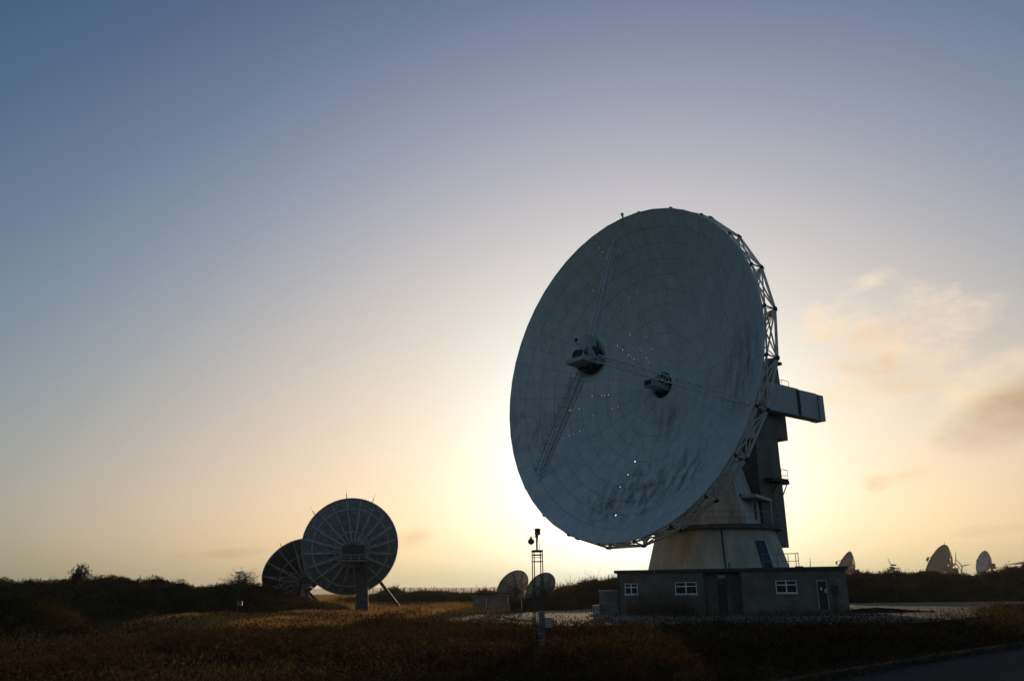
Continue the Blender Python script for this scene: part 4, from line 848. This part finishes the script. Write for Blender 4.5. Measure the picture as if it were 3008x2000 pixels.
# ------------------------------------------------------------------ vegetation
def quick(name, V, F, mt, tint, origin=(0,0,0)):
    me = bpy.data.meshes.new(name); V = V - np.array(origin); n = F.shape[1]
    me.vertices.add(len(V)); me.vertices.foreach_set('co', V.astype(np.float32).ravel())
    me.loops.add(F.size); me.loops.foreach_set('vertex_index', F.astype(np.int32).ravel())
    me.polygons.add(len(F)); me.polygons.foreach_set('loop_start', np.arange(0, F.size, n, dtype=np.int32)); me.polygons.foreach_set('loop_total', np.full(len(F), n, np.int32))
    a = me.attributes.new('tint', 'FLOAT', 'POINT'); a.data.foreach_set('value', tint.astype(np.float32))
    me.materials.append(mt); me.update(calc_edges=True); o = bpy.data.objects.new(name, me); COL.objects.link(o); o.location = origin; return o
def blades(P, h, w, lean, tint):
    n = len(P); a = rng.uniform(0, 2*PI, n); wx = np.stack([np.cos(a), np.sin(a), np.zeros(n)], 1)*w[:, None]/2
    b = rng.uniform(0, 2*PI, n); ld = np.stack([np.cos(b)*lean*h, np.sin(b)*lean*h, h], 1)
    md = P + ld*np.array([.35, .35, .55]); V = np.stack([P-wx, P+wx, md+wx*.8, md-wx*.8, P+ld+wx*.15, P+ld-wx*.15], 1).reshape(-1, 3)
    i = np.arange(n)[:, None]*6; F = np.concatenate([i+np.array([0,1,2,3]), i+np.array([3,2,4,5])]); return V, F, np.repeat(tint, 6)
def leaves(P, s, tint, up=.3):
    n = len(P); d = rng.normal(size=(n, 3)); d[:, 2] += up; d /= np.linalg.norm(d, axis=1)[:, None]; e = np.cross(d, rng.normal(size=(n, 3))); e /= np.linalg.norm(e, axis=1)[:, None]
    d = d*s[:, None]; e = e*s[:, None]*.28; V = np.stack([P-d, P+e, P+d, P-e], 1).reshape(-1, 3); F = np.arange(n)[:, None]*4+np.array([0,1,2,3]); return V, F, np.repeat(tint, 4)
def cat_(L_):
    n = 0; Vs, Fs, Ts = [], [], []
    for V, F, T in L_: Vs.append(V); Fs.append(F+n); Ts.append(T); n += len(V)
    return np.concatenate(Vs), np.concatenate(Fs), np.concatenate(Ts)
HEATH = leafmat('heather_and_dry_grass', [(0, (.024,.013,.007)), (.3, (.050,.026,.011)), (.55, (.080,.043,.017)), (.72, (.055,.048,.019)), (.88, (.14,.085,.033)), (1, (.22,.14,.06))], .3)
STRAW = leafmat('straw_grass', [(0, (.16,.09,.028)), (.5, (.30,.17,.052)), (1, (.42,.26,.10))], .55)
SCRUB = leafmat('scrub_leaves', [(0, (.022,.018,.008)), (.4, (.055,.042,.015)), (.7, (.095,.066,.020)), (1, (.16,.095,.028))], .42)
BUSH = leafmat('bush_leaves', [(0, (.03,.025,.012)), (.6, (.08,.055,.022)), (1, (.17,.10,.035))], .4)
PINE = leafmat('pine_needles', [(0, (.012,.016,.010)), (1, (.035,.042,.022))], .1)
def scatter(n, r0, r1, a0, a1, pw=1.0):
    # radial density falls with distance
    u_ = rng.random(n); r = r0*(r1/r0)**u_ if pw == 1 else np.sqrt(r0**2+(r1**2-r0**2)*u_); a = np.radians(rng.uniform(a0, a1, n)); return r*np.sin(a), r*np.cos(a)
BW = BO + BX*0; bx0, by0 = W(u0-.3, -.3, 0).x, W(u0, -.3, 0).y
BF = [tuple(W(u, d, 0)[:2]) for u, d in ((u0-.3,-.25),(u1+.3,-.25),(u1+.3,DEP+.3),(u0-.3,DEP+.3))]
def clear(x, y, m1=0.0, m2=0.0):
    return (dpoly(x, y, APRON) > m1) & (dpoly(x, y, ROAD) > m2) & ~inpoly(x, y, BF)
# heath in the foreground
x, y = scatter(330000, 7.5, 66, -43, 43); k = clear(x, y, -.01, .16); k = (dpoly(x, y, APRON) > rng.random(len(x))**3*1.2) & (dpoly(x, y, ROAD) > .17) & ~inpoly(x, y, BF); x, y = x[k], y[k]
cl = fbm(x*.35, y*.35, 21, 4); fine = fbm(x*1.7, y*1.7, 33, 3); dist = np.hypot(x, y)
hh = (.07+.34*np.clip(cl-.30, 0, 1)+.20*fine**2)*rng.uniform(.4, 1.2, len(x)); w_ = rng.uniform(.007, .018, len(x))*(.6+dist/26)
sp_c = fbm(x*.22+40, y*.22, 55, 3); tint = np.clip(.10+.75*(sp_c-.25)+rng.normal(0, .13, len(x))+.25*(fine-.5), 0, .9); st_ = rng.random(len(x)) < .012; hh[st_] *= 2.0; w_[st_] *= .55; tint[st_] = rng.uniform(.8, 1, st_.sum())
P = np.stack([x, y, gh(x, y)-.03], 1); V, F, T = blades(P, hh, w_, rng.uniform(.2, 1.3, len(x)), tint)
tag(quick('heath', V, F, HEATH, T), 'low brown heather and dry grass covering the dark foreground', 'heath', kind='stuff')
# heather and bilberry cushions: domes of small leaves and twigs
cx, cy = scatter(7600, 7.5, 62, -43, 43); k = (dpoly(cx, cy, APRON) > .5) & (dpoly(cx, cy, ROAD) > .5) & ~inpoly(cx, cy, BF) & (fbm(cx*.2, cy*.2, 61, 3)+rng.normal(0, .07, len(cx)) > .42); cx, cy = cx[k], cy[k]; nc = len(cx)
cr_ = rng.gamma(5, .10, nc)*(.7+np.hypot(cx, cy)/70); chh = cr_*rng.uniform(.45, .85, nc); ct_ = np.clip(fbm(cx*.3+9, cy*.3, 44, 3)*1.1-.1+rng.normal(0, .16, nc), 0, .8); LV = 46
a_ = rng.uniform(0, 2*PI, (nc, LV)); rr_ = np.sqrt(rng.random((nc, LV))); wob = 1+.25*np.sin(a_*3+cx[:, None]); x = cx[:, None]+np.cos(a_)*rr_*cr_[:, None]*wob; y = cy[:, None]+np.sin(a_)*rr_*cr_[:, None]*wob; zt_ = np.sqrt(np.clip(1-rr_**2, .02, 1))*chh[:, None]*rng.uniform(.55, 1.18, (nc, LV))
P = np.stack([x.ravel(), y.ravel(), gh(x.ravel(), y.ravel())+zt_.ravel()], 1); dist = np.hypot(P[:, 0], P[:, 1]); V, F, T = leaves(P, rng.uniform(.022, .055, len(P))*(.6+dist/30), np.clip(np.repeat(ct_, LV)+rng.normal(0, .1, len(P)), 0, .85), .9)
tag(quick('heather', V, F, HEATH, T), 'rounded tufts of rusty heather across the foreground', 'heather', kind='stuff')
# straw coloured grass on the left middle ground
LST = []
for n, P4, hmax in ((52000, [ground(470,1852), ground(980,1850), ground(1010,1818), ground(800,1806), ground(560,1812)], .55), (45000, [ground(900,1795), ground(1330,1812), ground(1500,1790), ground(1440,1766), ground(1080,1768), ground(930,1775)], .7), (12000, [ground(1060,1830), ground(1330,1822), ground(1330,1812), ground(1100,1806)], .4)):
    poly = [(p.x, p.y) for p in P4]; xs = [p[0] for p in poly]; ys = [p[1] for p in poly]; x = rng.uniform(min(xs), max(xs), n*2); y = rng.uniform(min(ys), max(ys), n*2)
    d = dpoly(x, y, poly); k = (d < 2.5*rng.random(len(x))**2) & (fbm(x*.3, y*.3, 77) > .33) & (dpoly(x, y, APRON) > .3); x, y = x[k], y[k]
    P = np.stack([x, y, gh(x, y)-.02], 1); LST.append(blades(P, rng.uniform(.4, 1, len(x))*hmax, rng.uniform(.02, .045, len(x)), rng.uniform(.1, .5, len(x)), np.clip(fbm(x*.5, y*.5, 5)+rng.normal(0, .15, len(x)), 0, 1)))
V, F, T = cat_(LST); tag(quick('straw_grass', V, F, STRAW, T), 'orange lit dry grass between the heath and the ribbed dishes', 'grass', kind='stuff')
# tall weeds along the edges of the apron and in front of the brick wall
def weeds(n, fx, hmin, hmax, lf=5):
    L_ = []; x, y = fx(n); P = np.stack([x, y, gh(x, y)], 1); h = rng.uniform(hmin, hmax, n); V, F, T = blades(P, h, rng.uniform(.010, .02, n), rng.uniform(.02, .3, n), rng.uniform(.3, .8, n)); L_.append((V, F, T))
    Q = np.repeat(P, lf, 0); hh = np.repeat(h, lf)*rng.uniform(.25, 1.0, n*lf); Q = Q + np.stack([rng.normal(0, .05, n*lf)*(1+hh), rng.normal(0, .05, n*lf)*(1+hh), hh], 1); L_.append(leaves(Q, rng.uniform(.02, .055, n*lf), rng.uniform(.1, .95, n*lf))); return L_
def along(pts, wd):
    def f(n):
        s = rng.random(n)*(len(pts)-1); i = s.astype(int); i = np.minimum(i, len(pts)-2); t = s-i; A = np.array(pts); p = A[i]*(1-t)[:, None]+A[i+1]*t[:, None]
        k = fbm(p[:, 0]*.9, p[:, 1]*.9, 91) ; return p[:, 0]+rng.normal(0, wd, n)*(.4+k), p[:, 1]+rng.normal(0, wd, n)*(.4+k)
    return f
WV = []
nearedge = [(-5.5,56),(-2.0,50.0),(.9,44.9),(4.7,40.9),(10,39.8),(19,41),(26,48),(33,62),(42,75)]
WV += weeds(1100, along(nearedge, .7), .2, .6, 6)
WV += weeds(420, along([(W(u0+1.0,-2.2,0).x, W(u0+1.0,-2.2,0).y), (W(u0+5.2,-2.4,0).x, W(u0+5.2,-2.4,0).y)], .5), .5, 1.7, 16)
WV += weeds(500, along([(W(u0+3,-5,0).x, W(u0+3,-5,0).y), (W(u1,-6,0).x, W(u1,-6,0).y)], 1.2), .2, .7, 8)
WV += weeds(900, along([(20,44),(32,50),(50,60),(62,70)], 2.2), .3, 1.0, 6)
WV += weeds(60, along([(mb_.x-2.5, mb_.y+8), (mb_.x+1, mb_.y+6), (mb_.x+4, mb_.y+2)], 1.2), .4, .9, 9)
WV += weeds(900, along([(a_, b_+.0) for a_, b_ in KERB[1:-2]], .16), .06, .26, 3)
V, F, T = cat_(WV); tag(quick('weeds', V, F, BUSH, T), 'thin straggling weeds along the apron edge and brick wall', 'weeds', kind='stuff')
# banks of scrub: a lumpy solid core wrapped in leaves
def scrub(name, prof, Y, dep, n, ls, mt, label, lump=1.0, seed=1, cat='scrub', wisp=.25, zb=None):
    pts = [at(x, y, Y) for x, y in prof]; xs = np.array([p.x for p in pts]); zs = np.array([p.z for p in pts])
    def top(x, v):   # v 0..1 front to back
        t = np.interp(x, xs, zs); e = 1-np.clip((np.abs(v-.5)*2), 0, 1)**3.0
        lum = (fbm(x*.55/lump, v*dep*.55/lump, seed, 4)-.5)+.35*(fbm(x*1.9, v*dep*1.9, seed+2, 3)-.5); f = .55+.45*np.clip(1-((v-.62)/.62)**2, 0, 1)
        return np.maximum((t*f)*(.25+.75*e)+lum*t*.75*(1-.35*np.clip(v, 0, 1)), .05)
    span = xs[-1]-xs[0]; nx = max(20, int(span/.7)); ny = 14
    Xg, Vg = np.meshgrid(np.linspace(xs[0], xs[-1], nx), np.linspace(0, 1, ny)); Zg = np.maximum(top(Xg, Vg)-.30*min(1, ls*6), .0); edge = np.minimum(np.minimum(Xg-xs[0], xs[-1]-Xg)/1.5, 1)*np.minimum(np.minimum(Vg, 1-Vg)*6, 1); Zg = Zg*edge-.15*(edge <= .01)
    Yg = Y+(Vg-.55)*dep; core = np.stack([Xg, Yg, Zg+np.maximum(gh(Xg, Yg)*.0, 0)], 2).reshape(-1, 3)
    F = np.array([(j*nx+i, j*nx+i+1, (j+1)*nx+i+1, (j+1)*nx+i) for j in range(ny-1) for i in range(nx-1)])
    x = rng.uniform(xs[0], xs[-1], n); v = rng.beta(1.3, 1.5, n); t = top(x, v); z = t*(1-rng.random(n)**2.2*.9)+rng.normal(0, .05, n); z = np.where(rng.random(n) < .12, t+rng.exponential(wisp*.35, n), z)
    P = np.stack([x, Y+(v-.55)*dep+rng.normal(0, .1, n), np.maximum(z, .02)], 1); tt = np.clip(.15+.9*(fbm(x*.5, v*dep*.5+z, seed+9)-.25)+rng.normal(0, .14, n), 0, 1)
    L_ = [leaves(P, rng.uniform(.5, 1.4, n)*ls, tt, .6)]
    m_ = n//9; x = rng.uniform(xs[0], xs[-1], m_); v = rng.uniform(.2, .95, m_); t = top(x, v); k = fbm(x*1.1, v*dep, seed+4) ; P = np.stack([x, Y+(v-.55)*dep, t-.3], 1); L_.append(blades(P, .3+rng.exponential(wisp, m_)*k*1.3, rng.uniform(.2, .5, m_)*ls*.5, rng.uniform(0, .6, m_), rng.uniform(0, .8, m_)))
    q_ = n//70; x = rng.uniform(xs[0], xs[-1], q_); v = rng.uniform(.15, .95, q_); t = top(x, v); hs = rng.gamma(2.2, wisp*.55, q_)*(.3+1.4*fbm(x*.45, v*dep*.4, seed+31)); S0 = np.stack([x, Y+(v-.55)*dep, t-.25], 1); lx = rng.normal(0, .30, q_); ly = rng.normal(0, .2, q_)
    S1 = S0+np.stack([lx*hs, ly*hs, hs+.25], 1); L_.append(blades(S0, hs+.3, np.full(q_, ls*.35), np.full(q_, .12), rng.uniform(0, .3, q_)))
    kk = 16; u2 = np.tile(np.linspace(.15, 1.05, kk), q_)[:, None]; Q = np.repeat(S0, kk, 0)*(1-u2)+np.repeat(S1, kk, 0)*u2 + rng.normal(0, .07, (q_*kk, 3))*(1.3-u2)*np.repeat(.6+hs, kk)[:, None]; L_.append(leaves(Q, rng.uniform(.5, 1.2, q_*kk)*ls, rng.uniform(.1, .95, q_*kk), .5))
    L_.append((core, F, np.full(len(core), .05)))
    V, F, T = cat_(L_); return tag(quick(name, V, F, mt, T), label, cat, kind='stuff')
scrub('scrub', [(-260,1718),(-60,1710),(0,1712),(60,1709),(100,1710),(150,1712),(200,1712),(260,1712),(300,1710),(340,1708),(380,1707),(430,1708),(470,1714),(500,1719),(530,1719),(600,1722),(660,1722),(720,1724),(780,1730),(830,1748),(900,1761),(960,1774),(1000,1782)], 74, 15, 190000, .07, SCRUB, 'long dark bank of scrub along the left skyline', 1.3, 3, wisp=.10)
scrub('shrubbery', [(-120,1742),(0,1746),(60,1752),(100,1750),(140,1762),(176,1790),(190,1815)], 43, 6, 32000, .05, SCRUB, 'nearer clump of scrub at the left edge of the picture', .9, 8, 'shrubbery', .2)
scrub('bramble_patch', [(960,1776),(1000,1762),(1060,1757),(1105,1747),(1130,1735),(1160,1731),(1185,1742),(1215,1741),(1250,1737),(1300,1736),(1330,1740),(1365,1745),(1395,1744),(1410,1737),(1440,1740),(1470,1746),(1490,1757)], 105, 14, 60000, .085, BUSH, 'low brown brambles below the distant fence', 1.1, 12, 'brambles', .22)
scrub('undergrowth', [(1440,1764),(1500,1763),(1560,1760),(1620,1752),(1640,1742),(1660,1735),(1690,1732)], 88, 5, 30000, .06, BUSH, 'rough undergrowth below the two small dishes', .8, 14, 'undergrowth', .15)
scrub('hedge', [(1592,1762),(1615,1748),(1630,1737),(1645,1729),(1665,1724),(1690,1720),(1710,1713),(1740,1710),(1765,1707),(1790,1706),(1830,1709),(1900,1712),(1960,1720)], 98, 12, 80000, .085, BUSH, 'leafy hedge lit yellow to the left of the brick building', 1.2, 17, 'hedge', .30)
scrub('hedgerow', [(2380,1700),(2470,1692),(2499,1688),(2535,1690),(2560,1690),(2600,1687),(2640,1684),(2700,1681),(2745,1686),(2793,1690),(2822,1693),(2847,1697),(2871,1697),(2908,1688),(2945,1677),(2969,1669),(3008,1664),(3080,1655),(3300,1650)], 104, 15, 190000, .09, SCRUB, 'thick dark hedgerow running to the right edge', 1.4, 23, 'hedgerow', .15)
# single bush and single tree on the left skyline
def bush(C, rx, rz, n, ls, mt, name, label, cat, seed, twigs=26, jit=.065):
    ob = empty(name, C, label, cat); stems = MB(); Pp = []
    for k in range(twigs):
        a = random.uniform(0, 2*PI); el = random.uniform(.2, 1.4); p = Vector(C); d = Vector((math.cos(a)*math.cos(el), math.sin(a)*math.cos(el), math.sin(el)+.2)).normalized(); L0 = random.uniform(.75, 1.08)
        q = p
        for s in range(5):
            d = (d+Vector((random.uniform(-.25,.25), random.uniform(-.25,.25), random.uniform(-.1,.2)))).normalized(); e = q + Vector((d.x*rx, d.y*rx, d.z*rz))*L0/5; stems.tube(q, e, .035*(1-s*.17)*rz*.5, 4, cap=False); q = e
            if s > 1:
                for j in range(3):
                    t_ = q+Vector((random.gauss(0,.16)*rx, random.gauss(0,.16)*rx, random.gauss(.05,.12)*rz)); stems.tube(q, t_, .008*rz*.6, 3, cap=False); Pp.append(t_)
            if s > 0: Pp.append(q)
    stems.build('stems' if cat == 'bush' else 'trunk', M['bark'], ob)
    A = np.array([tuple(v) for v in Pp]); i = rng.integers(0, len(A), n); P = A[i]+rng.normal(0, jit, (n, 3))*np.array([rx, rx, rz]); P = P[P[:, 2] > C[2]-.2]
    V, F, T = leaves(P, rng.uniform(.5, 1.3, len(P))*ls, rng.uniform(0, 1, len(P)), .5); o = quick('foliage' if cat == 'bush' else 'crown', V, F, mt, T, tuple(C)); o.location = (0, 0, 0); o.parent = ob; return ob
t_ = at(708, 1684, 68); g_ = at(708, 1722, 68); bush((t_.x, 68, g_.z-.35), 1.75, t_.z-g_.z+.5, 2400, .045, BUSH, 'bush', 'sparse see-through bush on the skyline left of the ribbed dishes', 'bush', 4, 44)
t_ = at(236, 1671, 66); g_ = at(236, 1704, 66); bush((t_.x, 66, g_.z-.4), .92, (t_.z-g_.z+.5)*1.05, 3600, .06, PINE, 'pine_tree', 'small dense dark pine standing alone on the left skyline', 'tree', 5, 26, .045)
